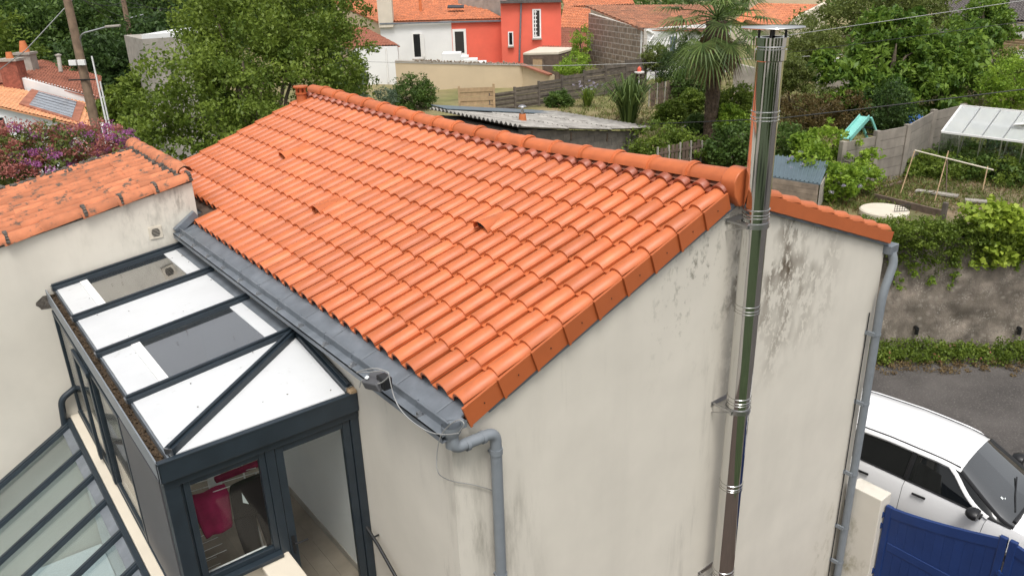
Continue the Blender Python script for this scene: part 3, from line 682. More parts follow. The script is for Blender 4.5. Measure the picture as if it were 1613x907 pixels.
for (y1, y0), gx in (((6.56, 5.35), g1), ((5.27, 4.14), None), ((4.06, 2.91), g3)):
    if gx is None: panel('roof_panel', 'white_panel', -5.0, -3.50, y0, y1, -.004)
    else:
        panel('roof_panel', 'white_panel', -5.0, gx[0]-.09, y0, y1, -.004); panel('panel_trim', 'white_paint', gx[0]-.088, gx[0], y0, y1, .004, .035)
        panel('roof_glass', 'roof_glass', gx[0], gx[1], y0, y1, -.008, .012); panel('roof_panel', 'white_panel', gx[1], -3.50, y0, y1, -.002)
    panel('flashing', 'zinc', -3.498, -3.375, y0, y1, .004, .01)
def tri(name, P): MB().prism(P, (0, 0, -.03)).build(name, 'white_panel', con)
tri('roof_panel', [(-5.0, 1.79, 4.798), (-5.0, 2.83, zc(-5.0)-.004), (-3.50, 2.83, zc(-3.5)-.004), (-3.45, 2.815, zc(-3.45)-.004)])
tri('roof_panel', [(-4.98, 1.70, 4.795), (-3.42, 1.70, 4.795), (-3.42, 2.76, zc(-3.42)-.01)])
rng = np.random.default_rng(12); mb = MB()
for i in range(42):
    x = -3.5-1.5*rng.random()**1.6; y = rng.uniform(1.75, 6.5); a = rng.random()*6; s = rng.uniform(.003, .008)
    zz = zc(x)+.006 if y > 1.75+(x+4.99)*.69+.15 else 4.80+max(0, (y-1.72))*.18+.004
    if abs(y-(1.72+(x+4.99)*.69)) < .15: continue
    mb.obox((x, y, zz), (s*math.cos(a), s*math.sin(a), 0), (-s*.5*math.sin(a), s*.5*math.cos(a), 0), (0, 0, .002))
mb.build('panel_litter', 'debris', con, kind='stuff')
# gutter channel on the left, fascia in front
gt = MB().box(xg, xg+.012, yf, yb, 4.62, 4.80).box(xg+.012, -4.97, yf+.012, yb, 4.70, 4.712).build('side_gutter', 'pipe_grey', con)
MB().box(-5.02, -5.004, yf+.02, yb, 4.71, 4.79).build('gutter_lip', 'zinc', gt)
rng = np.random.default_rng(2); mb = MB()
for i in range(60):
    for j in range(5):
        y = yf+.05+i*(yb-yf-.1)/60; x = xg+.026+j*.015; s = .007
        mb.obox((x+rng.uniform(-.008, .008), y+rng.uniform(-.05, .05), 4.722+rng.uniform(-.008, .014)), (s, rng.uniform(-.008, .008), rng.uniform(-.004, .004)), (rng.uniform(-.008, .008), s*rng.uniform(1, 4), rng.uniform(-.004, .004)), (0, 0, .004))
mb.box(xg+.013, -5.022, yf+.02, yb, 4.712, 4.720); mb.build('leaf_debris', 'debris', con, kind='stuff')
MB().box(xg, xr, yf, yf+.06, 4.61, 4.80).box(xg, -3.38, yf-.004, yf+.02, 4.785, 4.805).box(xg+.02, xr, yf+.03, yf+.14, 4.53, 4.61).build('front_fascia', 'anthracite', con, bevel=.005)
MB().box(xg+.03, -5.04, yf+.06, yb, 4.53, 4.62).build('side_beam', 'anthracite', con, bevel=.004)
MB().box(-3.40, -3.335, 1.625, 1.70, 4.79, 4.83).build('wood_packer', 'pale_wood', con, bevel=.003)
FYP = 1.70
def post(x0, x1, z0, z1, y0=FYP-.03, y1=FYP+.05, name='post'): return MB().box(x0, x1, y0, y1, z0, z1).build(name, 'anthracite', con, bevel=.005)
post(-5.10, -4.975, 3.0, 4.55, FYP-.045, FYP+.08); post(-4.975, -4.955, 3.42, 4.53, FYP-.02, FYP+.04, 'post_seal')
post(-4.25, -4.165, FL, 4.53, FYP-.04); post(-3.42, xr, FL-.4, 4.53, FYP-.04)
# fixed window frame, sash
def sash(x0, x1, z0, z1, b, name, y=FYP, glass='pane_glass', bb=None):
    bb = bb or b
    o = MB().box(x0, x0+b, y-.03, y+.03, z0, z1).box(x1-b, x1, y-.03, y+.03, z0, z1).box(x0+b, x1-b, y-.028, y+.028, z1-b, z1).box(x0+b, x1-b, y-.028, y+.028, z0, z0+bb).build(name, 'anthracite', con, bevel=.004)
    MB().box(x0+b, x1-b, y-.006, y+.006, z0+bb, z1-b).build('pane', glass, o); return o
sash(-4.953, -4.252, 3.46, 4.53, .055, 'window_frame')
MB().box(-4.96, -4.25, FYP-.10, FYP+.03, 3.42, 3.458).build('window_sill', 'anthracite', con, bevel=.004)
dr = sash(-4.16, -3.425, FL+.02, 4.53, .075, 'door', bb=.12)
MB().tube([(-4.125, FYP-.03, 3.48), (-4.125, FYP-.075, 3.48), (-4.0, FYP-.075, 3.475)], .009, 8).box(-4.14, -4.11, FYP-.04, FYP-.031, 3.38, 3.55).lathe([(.0, .006), (.010, .006), (.010, 0)], (-4.125, FYP-.037, 3.36), 10, (0, -1, 0)).build('handle', 'black_plastic', dr, smooth=.5)
# left side: solid panel, windows
xs = -5.09
def sside(y0, y1, z0, z1, b, name, glass='pane_glass'):
    o = MB().box(xs-.025, xs+.025, y0, y0+b, z0, z1).box(xs-.025, xs+.025, y1-b, y1, z0, z1).box(xs-.023, xs+.023, y0+b, y1-b, z0, z0+b).box(xs-.023, xs+.023, y0+b, y1-b, z1-b, z1).build(name, 'anthracite', con, bevel=.004)
    MB().box(xs-.005, xs+.005, y0+b, y1-b, z0+b, z1-b).build('pane', glass, o)
MB().box(xs-.018, xs+.018, 1.80, 3.16, 3.03, 4.53).build('infill_panel', 'grey_panel', con)
MB().box(xs-.03, xs+.03, 1.76, yb, 3.0, 3.03).build('side_sill', 'anthracite', con)
sside(3.17, 4.48, 3.03, 4.53, .06, 'side_window'); MB().box(xs-.045, xs+.03, 4.49, 4.60, 3.03, 4.53).build('post', 'anthracite', con, bevel=.004)
sside(4.61, 6.6, 3.03, 4.53, .06, 'side_window')
# open casement leaning out near the middle
MB().obox((xs-.05, 5.12, 3.80), (.018, 0, 0), (0, .055, 0), (0, 0, .72)).obox((xs-.05, 4.72, 4.5), (.018, 0, 0), (0, .36, 0), (0, 0, .03)).build('open_sash', 'anthracite', con, bevel=.004)
# inner wall and skirting seen through the door
MB().box(xr-.012, xr-.004, 1.8, yb, FL, 4.75).build('inner_wall', 'white_matte', con)
MB().box(xr-.022, xr-.012, 1.8, yb, FL, FL+.10).build('skirting', 'render_grey', con)
MB().box(-4.6, -4.56, 3.9, 4.4, FL+.006, 4.3).box(-4.2, -4.05, 4.2, 4.26, FL+.006, 4.3).build('inner_partition', 'white_matte', con)
# drying rack with clothes
rk = thing('drying_rack', 'wire clothes drying rack standing inside the conservatory behind the front window', 'rack', (-4.55, 2.45, FL+.006))
mb = MB()
for x in (-4.95, -4.2): mb.tube([(x, 2.15, FL+.006), (x, 2.6, 3.45), (x, 2.65, 4.02)], .009, 6).tube([(x, 2.9, FL+.006), (x, 2.5, 3.4), (x, 2.2, 4.0)], .009, 6)
mb.build('leg', 'white_paint', rk, smooth=True)
mb = MB()
for i in range(4): mb.tube([(-4.97, 2.2+i*.14, 4.0), (-4.17, 2.12+i*.08, 4.0)], .004, 5)
for z in (2.9, 3.3): 
    for i in range(5): mb.tube([(-4.97, 2.2+i*.12, z), (-4.6, 2.2+i*.12, z)], .003, 5)
mb.build('wire_shelf', 'white_paint', rk, smooth=True)
def garment(name, label, P, m, seed, th=.02):
    rng = np.random.default_rng(seed); n = len(P)
    mb = MB(); nz = 8; V = []
    # P: list of (z, x0, x1, y)
    for (z, a, b, y) in P:
        for j in range(nz+1):
            t = j/nz; V.append((a+(b-a)*t, y+.012*math.sin(9*t+z*5)+rng.normal()*.003, z))
    F = [(i*(nz+1)+j, i*(nz+1)+j+1, (i+1)*(nz+1)+j+1, (i+1)*(nz+1)+j) for i in range(n-1) for j in range(nz)]
    o = mb.add(V, F).build(name, m, label=label, cat='clothing', smooth=True)
    s = o.modifiers.new('solid', 'SOLIDIFY'); s.thickness = th; return o
def gp(px, py, y): q = PY(px, py, y); return float(q[0]), float(q[2])
x0, z0 = gp(318, 740, 2.14); x1, _ = gp(357, 728, 2.14)
xa, za = gp(388, 733, 2.10)
garment('pink_towel', 'bright pink towel hanging on the drying rack', [(4.02, xa-.52, xa-.20, 2.2), (3.95, xa-.53, xa-.19, 2.14), (3.8, xa-.51, xa-.20, 2.13), (3.62, xa-.48, xa-.21, 2.13), (3.58, xa-.47, xa-.23, 2.13)], 'pink', 1)
tr = MB()
def cloth_tube(S_):          # S_: (z, x centre, half width, y centre, half depth)
    n = 10; V = [(x+w_*math.cos(2*math.pi*i/n), y+h_*math.sin(2*math.pi*i/n), z) for z, x, w_, y, h_ in S_ for i in range(n)]
    tr.add(V, [(k*n+i, k*n+(i+1) % n, (k+1)*n+(i+1) % n, (k+1)*n+i) for k in range(len(S_)-1) for i in range(n)]+[tuple(range(n)), tuple((len(S_)-1)*n+i for i in range(n))])
cloth_tube([(4.04, xa, .18, 2.09, .03), (3.98, xa, .20, 2.08, .045), (3.78, xa+.0, .205, 2.08, .05), (3.66, xa-.0, .20, 2.09, .04)])
cloth_tube([(3.68, xa-.10, .105, 2.09, .04), (3.45, xa-.095, .095, 2.085, .035), (3.15, xa-.08, .075, 2.08, .03), (2.85, xa-.07, .065, 2.08, .025)])
cloth_tube([(3.68, xa+.10, .105, 2.09, .04), (3.45, xa+.115, .09, 2.085, .035), (3.15, xa+.135, .07, 2.08, .03), (2.95, xa+.14, .06, 2.08, .025)])
t_ = tr.build('trousers', 'black_cloth', label='black trousers with white print hanging on the drying rack', cat='clothing', smooth=True)
MB().quad((xa-.11, 2.025, 3.86), (xa-.06, 2.025, 3.82), (xa-.105, 2.025, 3.97)).build('print_mark', 'paper', t_)
mb = MB().box(-4.55, -4.05, 2.3, 2.36, 3.98, 4.03); mb.build('red_towel', 'pink', label='red towel folded over the top wires of the drying rack', cat='clothing', bevel=.01)
# white bench under the window
MB().box(-4.95, -4.3, 1.82, 1.95, FL+.006, 3.36).build('window_bench', 'white_matte', label='white low bench along the inside of the conservatory window', cat='bench', bevel=.01)
# handrail by the door
hr = thing('handrail', 'thin dark metal handrail on the cream wall beside the conservatory door', 'handrail', (-3.40, 1.2, 2.0))
MB().tube([(-3.40, 1.62, 3.30), (-3.40, 1.40, 3.22), (-3.40, .2, 2.55)], .017, 10).build('rail', 'black_plastic', hr, smooth=True)
MB().tube([(-3.40, 1.5, 3.25), (-3.335, 1.5, 3.25)], .01, 8).tube([(-3.40, .4, 2.66), (-3.335, .4, 2.66)], .01, 8).build('rail_bracket', 'black_plastic', hr)
# ------------------------------------------------------------------ lower glazed lean-to
lean = thing('glass_lean_to', 'low lean-to glass roof with dark bars below the conservatory side', 'lean-to', (-6.1, 4.0, 0))
lx0, lz0 = -5.23, 2.93
def lz(x): return lz0+(x-lx0)*.584
lb = [6.52]+[float(PZ(px, py, lz(-5.28))[1]) for px, py in ((147, 708), (166, 746), (188, 785), (211, 834), (239, 883))]
print('lean bars', lb)
step = (lb[1]-lb[-1])/4
lb = lb+[lb[-1]-step, lb[-1]-2*step]
for k, y in enumerate(lb):
    wv = .10 if k else .16
    MB().bar((lx0-.02, y, lz(lx0-.02)+.03), (-7.4, y, lz(-7.4)+.03), wv*.8, .05).bar((lx0-.03, y, lz(lx0-.03)+.062), (-7.4, y, lz(-7.4)+.062), wv*.4, .02).build('glazing_bar', 'anthracite', lean, bevel=.004)
for a, b in zip(lb[:-1], lb[1:]):
    MB().prism([(lx0-.05, b, lz(lx0-.05)), (lx0-.05, a, lz(lx0-.05)), (-7.4, a, lz(-7.4)), (-7.4, b, lz(-7.4))], (0, 0, -.012)).build('pane', 'lower_glass', lean)
    MB().prism([(lx0-.045, b+.05, lz(lx0-.045)+.012), (lx0-.045, a-.05, lz(lx0-.045)+.012), (lx0-.14, a-.05, lz(lx0-.14)+.012), (lx0-.14, b+.05, lz(lx0-.14)+.012)], (0, 0, -.01)).build('sealing_strip', 'zinc', lean)
MB().box(-5.28, -5.225, lb[-1], 6.62, 2.90, 2.985).build('wall_plate', 'anthracite', lean, bevel=.004)
MB().box(-7.5, -7.4, lb[-1], 6.62, -.05, lz(-7.4)+.04).build('outer_frame', 'anthracite', lean)
MB().box(-7.4, -5.27, lb[-1], 6.62, -.05, .9).build('floor', 'white_matte', lean)
MB().box(-5.26, -5.235, lb[-1], 6.62, .02, 2.89).build('inner_wall', 'white_matte', lean)
MB().box(-6.75, -6.15, 3.4, 4.4, 1.42, 1.46).box(-6.7, -6.65, 3.45, 3.5, .9, 1.42).box(-6.25, -6.2, 3.45, 3.5, .9, 1.42).box(-6.7, -6.65, 4.3, 4.35, .9, 1.42).box(-6.25, -6.2, 4.3, 4.35, .9, 1.42).build('garden_table', 'render_grey', label='grey table dimly seen through the low glass roof', cat='table', bevel=.01)
# ------------------------------------------------------------------ neighbouring house with old canal tiles
nb = thing('neighbour_house', 'cream neighbour house with lichen-stained old canal tiles at the left edge', 'house', (-6, 7.9, 0))
NY0, NY1, NXR = 6.65, 9.15, -3.10
def nz(x): return 5.845+(x-NXR)*.17
nw_ = MB().prism([(NXR, NY0, -.1), (NXR, NY0, nz(NXR)), (-14, NY0, nz(-14)), (-14, NY0, -.1)], (0, .3, 0)).build('front_wall', 'neighbour_render', nb)
MB().box(NXR-.3, NXR, NY0+.3, NY1, -.1, nz(NXR)-.05).build('end_wall', 'neighbour_render', nb)
MB().box(-14, NXR-.3, NY1-.25, NY1, -.1, 4.0).build('rear_wall', 'neighbour_render', nb)
MB().prism([(NXR, NY0-.02, nz(NXR)+.004), (NXR, NY1, nz(NXR)+.004), (-14, NY1, nz(-14)+.004), (-14, NY0-.02, nz(-14)+.004)], (0, 0, .03)).build('roof_deck', 'mortar', nb)
def half_tile(name, L, r0, r1, mtl, th=.016, n=9):
    V = []; 
    for x, r in ((0, r0), (L, r1)): V += [(-x, r*math.cos(math.pi*i/(n-1)), r*.95*math.sin(math.pi*i/(n-1))) for i in range(n)]
    V += [(-L, (r1-th)*math.cos(math.pi*i/(n-1)), (r1-th)*.95*math.sin(math.pi*i/(n-1))) for i in range(n)]
    V += [(0, (r0-th)*math.cos(math.pi*i/(n-1)), (r0-th)*.95*math.sin(math.pi*i/(n-1))) for i in range(n)]
    F = [(a*n+i, a*n+i+1, (a+1)*n+i+1, (a+1)*n+i) for a in range(3) for i in range(n-1)]
    me = bpy.data.meshes.new(name); me.from_pydata(V, [], F); me.update(); me.polygons.foreach_set('use_smooth', [True]*len(F)); me.set_sharp_from_angle(angle=.7)
    me.materials.append(MATS[mtl]); return me
ct = half_tile('canal_tile', .46, .068, .086, 'old_tile', .018)
R2 = random.Random(9); an = math.atan(.17); DX = np.array([math.cos(an), 0, math.sin(an)]); DN = np.array([-math.sin(an), 0, math.cos(an)])
NR = 10; PWN = (NY1-.12-(NY0+.22))/(NR-1)
for k in range(9):
    for j in range(NR):
        x = NXR-.16-k*.36+R2.uniform(-.02, .02); y = NY0+.24+j*PWN
        p = np.array([x, y, nz(x)+.085+R2.uniform(-.004, .006)]); a = R2.uniform(-.025, .025)
        xx = nrm(DX+np.array([0, a, .02])); yy = nrm(np.cross(DN, xx)); zz = np.cross(xx, yy)
        inst('canal_tile', ct, frame(p, xx, yy, zz), nb)
mb = MB()          # trough tiles between the covers and the part beyond the frame
for j in range(NR-1):
    y = NY0+.24+(j+.5)*PWN; n = 6
    for k in range(26):
        xa_, xb_ = NXR-.15-k*.36, NXR-.15-(k+1)*.36-.03; V = []
        for x, dzz in ((xa_, .025), (xb_, .035)): V += [(x, y-.062*math.cos(math.pi*i/(n-1)), nz(x)+dzz+.020-.045*math.sin(math.pi*i/(n-1))) for i in range(n)]
        mb.add(V, [(i, i+1, n+i+1, n+i) for i in range(n-1)])
for k in range(9, 28):
    for j in range(NR):
        x = NXR-.16-k*.36; y = NY0+.24+j*PWN; n = 6; V = []
        for xx_, r in ((x, .072), (x-.42, .09)): V += [(xx_, y+r*math.cos(math.pi*i/(n-1)), nz(xx_)+.06+r*.8*math.sin(math.pi*i/(n-1))) for i in range(n)]
        mb.add(V, [(i, i+1, n+i+1, n+i) for i in range(n-1)])
mb.build('trough_tiles', 'old_tile', nb, smooth=True, kind='stuff')
vt = half_tile('verge_barrel', .52, .100, .125, 'old_tile', .018, 11)
for k in range(12):
    x = NXR+.0-k*.45; p = np.array([x, NY0+.055, nz(x)+.035+R2.uniform(-.008, .008)])
    xx = nrm(DX+np.array([0, R2.uniform(-.02, .02), .035])); yy = nrm(np.cross(DN, xx)); zz = np.cross(xx, yy)
    inst('verge_barrel', vt, frame(p, xx, yy, zz), nb)
    mb = MB(); q = p-DX*.02
    for i in range(9):
        a = math.pi*(i+.5)/9; c = q+np.array([0, .118*math.cos(a), .098*math.sin(a)]); s = .016+.012*R2.random()
        mb.obox(c, (s*.9, 0, 0), (0, s*1.3, .006), (0, -.004, s*.7))
    if k % 3 != 1 or k < 3: mb.build('mortar_joint', 'mortar', nb, bevel=.006)
rt = half_tile('ridge_tile', .50, .10, .12, 'old_tile', .018, 11)
for k in range(6):
    y = NY0+.15+k*.45; p = np.array([NXR-.02, y, nz(NXR)+.10]); inst('ridge_tile', rt, frame(p, (0, -1, 0), (1, 0, 0), (0, 0, 1)), nb)
def lumps(name, pts, s, seed, parent, m='mortar'):
    rng = np.random.default_rng(seed); mb = MB()
    for p in pts:
        q = rng.normal(size=(3, 3)); Q, _ = np.linalg.qr(q); e = s*(.6+.8*rng.random(3)); mb.obox(np.array(p)+rng.normal(size=3)*s*.4, Q[0]*e[0], Q[1]*e[1], Q[2]*e[2])
    o = mb.build(name, m, parent, kind='stuff'); sb = o.modifiers.new('sub', 'SUBSURF'); sb.levels = sb.render_levels = 1; return o
pts = [(NXR-.13, NY0+.15+i*.04, nz(NXR)+.10) for i in range(62)]+[(NXR-.16, NY0+.15+i*.05, nz(NXR)+.07) for i in range(48)]
lumps('ridge_mortar', pts, .034, 4, nb)
pts = [(NXR-i*.028, NY1-.06, nz(NXR-i*.028)+.14) for i in range(240)]+[(NXR-i*.03, NY1-.12, nz(NXR-i*.03)+.09) for i in range(220)]
lumps('verge_mortar', pts, .038, 6, nb)
for k in range(14):
    x = NXR-.1-k*.45; inst('far_verge_tile', vt, frame((x, NY1-.02, nz(x)+.05), DX, (0, 1, 0), DN), nb)
# flashing where the house roof meets the neighbour wall
MB().prism([(-3.40, 6.42, 5.20), (-3.40, 6.645, 5.20), (-2.9, 6.645, 5.36), (-2.9, 6.42, 5.36)], (0, 0, .02)).build('flashing_slab', 'zinc', house)
MB().bar((-3.44, 6.60, 5.22), (-3.14, 6.60, 5.42), .09, .09).bar((-3.42, 6.53, 5.24), (-3.16, 6.53, 5.42), .012, .10).build('flashing_box', 'zinc', house, bevel=.006)
MB().prism([(-3.09, 6.6, 5.22), (-3.09, YB-.3, 5.22), (-2.83, YB-.3, 5.33), (-2.83, 6.6, 5.33)], (0, 0, .02)).build('valley_flashing', 'zinc', house)
# wall vent
q = PY(245, 366, NY0)
vg = MB().box(q[0]-.085, q[0]+.085, NY0-.014, NY0-.001, q[2]-.085, q[2]+.085).build('vent_grille', 'cream', nb, bevel=.004)
for i in range(6):
    h_ = .055*math.cos((i-2.5)/3.2); MB().box(q[0]-h_, q[0]+h_, NY0-.019, NY0-.0145, q[2]-.05+i*.019, q[2]-.041+i*.019).build('vent_slot', 'shadow_room', vg)
# broken plaster patch and black downpipe
q = PY(62, 480, NY0); rng = np.random.default_rng(8)
poly = [(q[0]+.10+r_*math.cos(a)*1.5*(.7 if math.cos(a) > 0 else 1), NY0-.003, q[2]+r_*math.sin(a)*.9) for a, r_ in [(i*math.pi/7, .075+.05*rng.random()) for i in range(14)]]
MB().prism(poly, (0, .002, 0)).build('broken_plaster', 'mortar', nb)
path = smooth_path([(-5.05, 6.57, 4.72), (-5.05, 6.57, 3.42), (-5.28, 6.57, 3.30), (-5.33, 6.57, 2.76)], .09, 6)
bp = MB().tube(path, .042, 14).tube([(-5.06, 6.57, 3.42), (-4.9, 6.57, 3.36)], .04, 12).build('black_downpipe', 'anthracite', nb, smooth=True)
for z in (3.55, 2.86): MB().lathe([(.043, 0), (.05, 0), (.05, .05), (.043, .05)], (-5.05 if z > 3 else -5.322, 6.57, z), 14).build('collar', 'anthracite', bp, smooth=.5)
# ------------------------------------------------------------------ floodlight and its cable on the eave
fl = thing('floodlight', 'small dark floodlight box with loose cable tied to the gutter', 'floodlight', (-3.52, 1.0, 5.1))
c = PX(593, 600, -3.56)
MB().obox(c, (.07, .02, .02), (-.015, .10, -.02), (-.01, .01, .035)).build('housing', 'grey_panel', fl, bevel=.012)
MB().obox(c+np.array([.02, -.10, .03]), (.04, .0, 0), (0, .06, 0), (0, 0, .05)).build('mount', 'black_plastic', fl, bevel=.008)
MB().obox(c+np.array([-.065, .03, .045]), (.012, .004, .004), (-.003, .015, 0), (0, 0, .004)).build('sticker', 'paper', fl)
def wire(pts, r, n=8):
    P = [np.array(p, float) for p in pts]; out = []
    for i in range(len(P)-1):
        p0, p1, p2, p3 = P[max(i-1, 0)], P[i], P[i+1], P[min(i+2, len(P)-1)]
        for t in np.linspace(0, 1, n, endpoint=False): out.append(.5*((2*p1)+(-p0+p2)*t+(2*p0-5*p1+4*p2-p3)*t*t+(-p0+3*p1-3*p2+p3)*t**3))
    return out+[P[-1]]
cw = MB()
cw.tube(wire([PX(x, y, -3.54) for x, y in ((612, 588), (622, 628), (640, 655), (672, 678), (700, 684), (722, 682))], .005), .0042, 7)
cw.tube(wire([PX(x, y, -3.50) for x, y in ((722, 682), (731, 668), (722, 661), (705, 672), (693, 690), (688, 720), (691, 745))]+[PY(x, y, .02) for x, y in ((712, 757), (745, 763), (775, 772), (787, 785))], .005), .0042, 7)
cw.tube(wire([PX(x, y, -3.60) for x, y in ((566, 610), (572, 598), (596, 604), (612, 592), (606, 584), (580, 586), (562, 586), (590, 580), (611, 586))], .005), .005, 7)
cw.build('loose_cable', 'grey_cable', fl, smooth=True)
# ------------------------------------------------------------------ pillar, gate
pl = MB().box(3.065, 3.33, -.47, -.005, -.05, 1.665).build('gate_pillar', 'cream', label='stained cream gate pillar beside the house corner', cat='pillar', bevel=.012)
pl.data.materials[0] = MATS['gable_render']
GXX = 3.2
q0 = PX(1394, 795, GXX); q1 = PX(1588, 850, GXX); print('gate', q0, q1)
def gate(y0, y1, za, zb, label, curve):
    g_ = thing('gate_leaf', label, 'gate', (GXX, (y0+y1)/2, .08), 'blue driveway gate leaves')
    N = 12; ztop = lambda t: za+(zb-za)*(t**1.4 if curve else t)
    # framed leaf: stiles, top rail, boards
    L = y1-y0
    top = [(GXX-.02, y0+L*i/N, ztop(i/N)) for i in range(N+1)]
    mb = MB()
    for i in range(N): mb.prism([top[i], top[i+1], np.array(top[i+1])-[0, 0, .14], np.array(top[i])-[0, 0, .14]], (.05, 0, 0))
    mb.build('top_rail', 'blue_paint', g_)
    for yy in (y0, y1): 
        a = yy if yy == y1 else yy; s = .09*np.sign(L); b_ = a+s if yy == y0 else a-s; t = 0 if yy == y0 else 1
        MB().box(GXX-.025, GXX+.035, min(a, b_), max(a, b_), .08, ztop(t)+.02).build('stile', 'blue_paint', g_, bevel=.012)
    nb_ = 11
    for i in range(nb_):
        a = y0+.09*np.sign(L)+(L-.18*np.sign(L))*i/nb_; b_ = y0+.09*np.sign(L)+(L-.18*np.sign(L))*(i+.988)/nb_; t = ((a+b_)/2-y0)/L
        MB().box(GXX-.01, GXX+.018, min(a, b_), max(a, b_), .12, ztop(t)-.13).build('board', 'blue_paint', g_)
    MB().box(GXX-.018, GXX+.028, min(y0, y1)+.1, max(y0, y1)-.1, .10, .30).box(GXX-.018, GXX+.028, min(y0, y1)+.1, max(y0, y1)-.1, .85, .98).build('rail', 'blue_paint', g_, bevel=.008)
    for zz in (1.18, 1.36, .4): MB().box(GXX-.04, GXX-.01, y0-.02 if not curve else y0-.005, y0+.05, zz, zz+.05).tube([(GXX-.03, y0+.02, zz-.02), (GXX-.03, y0+.02, zz+.07)], .016, 8).build('hinge', 'blue_paint', g_)
    return g_
gate(q0[1]-.02, q1[1], q0[2], q1[2], 'dark blue wooden driveway gate leaf hinged on the cream pillar', True)
gate(q1[1]-.02, 2*q1[1]-q0[1], q1[2], q0[2], 'dark blue gate leaf at the bottom right corner, beyond the gate joint', False)
# ------------------------------------------------------------------ parked car
def build_car():
    yaw = math.atan2(-.997, .073); D = np.array([math.cos(yaw), math.sin(yaw), 0]); Rr = np.array([D[1], -D[0], 0])  # D forward, Rr to the car's right
    Lr = -Rr; org = np.array([5.47, -.08, 0.0])          # at the middle of the roof
    car = thing('parked_car', 'white compact car with black door handles parked behind the blue gate', 'car', tuple(org))
    def wpt(u, v, z): return org+D*u-Rr*v*-1*1.0+np.array([0, 0, z]) if False else org+D*u+Rr*v+np.array([0, 0, z])
    # u forward (roof front at u ~ .6), v to the car's right (towards the camera)
    U = [-2.05, -2.02, -1.95, -1.8, -1.5, -1.2, -.8, -.4, 0, .3, .58, .8, 1.0, 1.2, 1.42, 1.7, 1.95, 2.08, 2.12]
    def ip(u, T): return float(np.interp(u, [t[0] for t in T], [t[1] for t in T]))
    HW = [(-2.05, .66), (-1.95, .76), (-1.6, .82), (-1, .845), (1.2, .845), (1.7, .80), (2.0, .68), (2.12, .5)]
    BELT = [(-2.05, .95), (-1.9, 1.10), (-1.2, 1.09), (0, 1.035), (1.0, .985), (1.42, .955), (1.8, .86), (2.05, .72), (2.12, .62)]
    RZ_ = [(-2.05, 1.0), (-1.95, 1.22), (-1.85, 1.42), (-1.7, 1.50), (-1.2, 1.545), (-.4, 1.56), (.3, 1.525), (.58, 1.48), (.8, 1.335), (1.0, 1.20), (1.2, 1.07), (1.42, .985), (1.7, .925), (2.0, .80), (2.12, .64)]
    RW_ = [(-2.05, .60), (-1.8, .60), (-1, .615), (0, .61), (.58, .585), (1.0, .66), (1.42, .72), (1.8, .70), (2.12, .45)]
    def row(u, k):
        hw, bz, rz_, rw_ = ip(u, HW), ip(u, BELT), ip(u, RZ_), ip(u, RW_)
        low = [(hw*.93, .22), (hw*.99, .36), (hw, .62), (hw*.985, bz-.10), (hw*.945, bz)]
        if k < 5: return low[k]
        if k == 5: t = .5; return (hw*.955*(1-t)+rw_*t*1.06, bz+(rz_-.05-bz)*t)
        if k == 6: return (max(rw_*1.035, .1), max(rz_-.055, bz+.002))
        if k == 7: return (rw_*.96, max(rz_-.02, bz+.004))
        if k == 8: return (rw_*.6, max(rz_, bz+.006)+.018)
        return (0, max(rz_, bz+.006)+.036)
    K = 10
    def patch(u0, u1, k0, k1, off=0.0, nu=None):
        us = [u for u in np.linspace(u0, u1, nu or max(2, int((u1-u0)/.09)+1))]
        mb = MB()
        for s in (1, -1):
            V = []
            for u in us:
                for k in range(k0, k1+1):
                    y, z = row(u, k); dn = np.array([0., 0.])
                    V.append(wpt(u, s*(y+off*(1 if k < 7 else .2)), z+off*(.25 if k < 7 else 1)))
            m = k1-k0+1; F = [(i*m+j, i*m+j+1, (i+1)*m+j+1, (i+1)*m+j) for i in range(len(us)-1) for j in range(m-1)]
            mb.add(V, F if s < 0 else [f[::-1] for f in F])
        return mb
    body = patch(-2.05, 2.12, 0, 4); 
    b2 = patch(-2.05, .60, 6, 9); body.add(b2.v, b2.f)
    b3 = patch(1.42, 2.12, 4, 9); body.add(b3.v, b3.f)
    b4 = patch(-2.05, -1.72, 4, 6); body.add(b4.v, b4.f)
    # front and rear closing
    for u in (-2.05, 2.12):
        V = [wpt(u, s*row(u, k)[0], row(u, k)[1]) for s in (1,) for k in range(10)]+[wpt(u, -row(u, k)[0], row(u, k)[1]) for k in range(8, -1, -1)]
        body.add(V, [tuple(range(len(V)))])
    # pillars: A pillar strip
    bo = body.build('body', 'car_white', car, smooth=.8)
    gl = patch(-1.72, 1.42, 4, 6, -.012); gl.build('side_glass', 'car_side_glass', car, smooth=.9)
    # windscreen
    ws = patch(.60, 1.42, 6, 9, -.004); ws.build('windscreen', 'car_glass', car, smooth=.9)
    # painted strips: door frames, A pillar (black), belt line
    def strip(u0, u1, ka, ta_, kb, tb, name, m, off=.004, w_=.02, parent=car):
        n = 12
        for s in (1, -1):
            mb = MB(); pts = []
            for i in range(n+1):
                t = i/n; u = u0+(u1-u0)*t; kk = ka+(kb-ka)*t; a = int(min(math.floor(kk), 8)); f = kk-a
                p, q = row(u, a), row(u, a+1); y, z = p[0]*(1-f)+q[0]*f, p[1]*(1-f)+q[1]*f; pts.append(wpt(u, s*(y+off), z+off*.3))
            mb.tube(pts, w_, 6).build(name, m, parent, smooth=True)
    strip(.60, 1.42, 6.3, 0, 5.9, 0, 'windscreen_pillar', 'black_plastic', .0, .028)
    strip(-1.7, 1.40, 4.02, 0, 4.02, 0, 'window_trim', 'black_plastic', .0, .014)
    # white upper door frame arch
    strip(-1.7, .45, 6.0, 0, 6.0, 0, 'roof_side', 'car_white', -.004, .04)
    strip(.45, 1.10, 6.0, 0, 4.0, 0, 'door_frame', 'car_white', .0, .034)
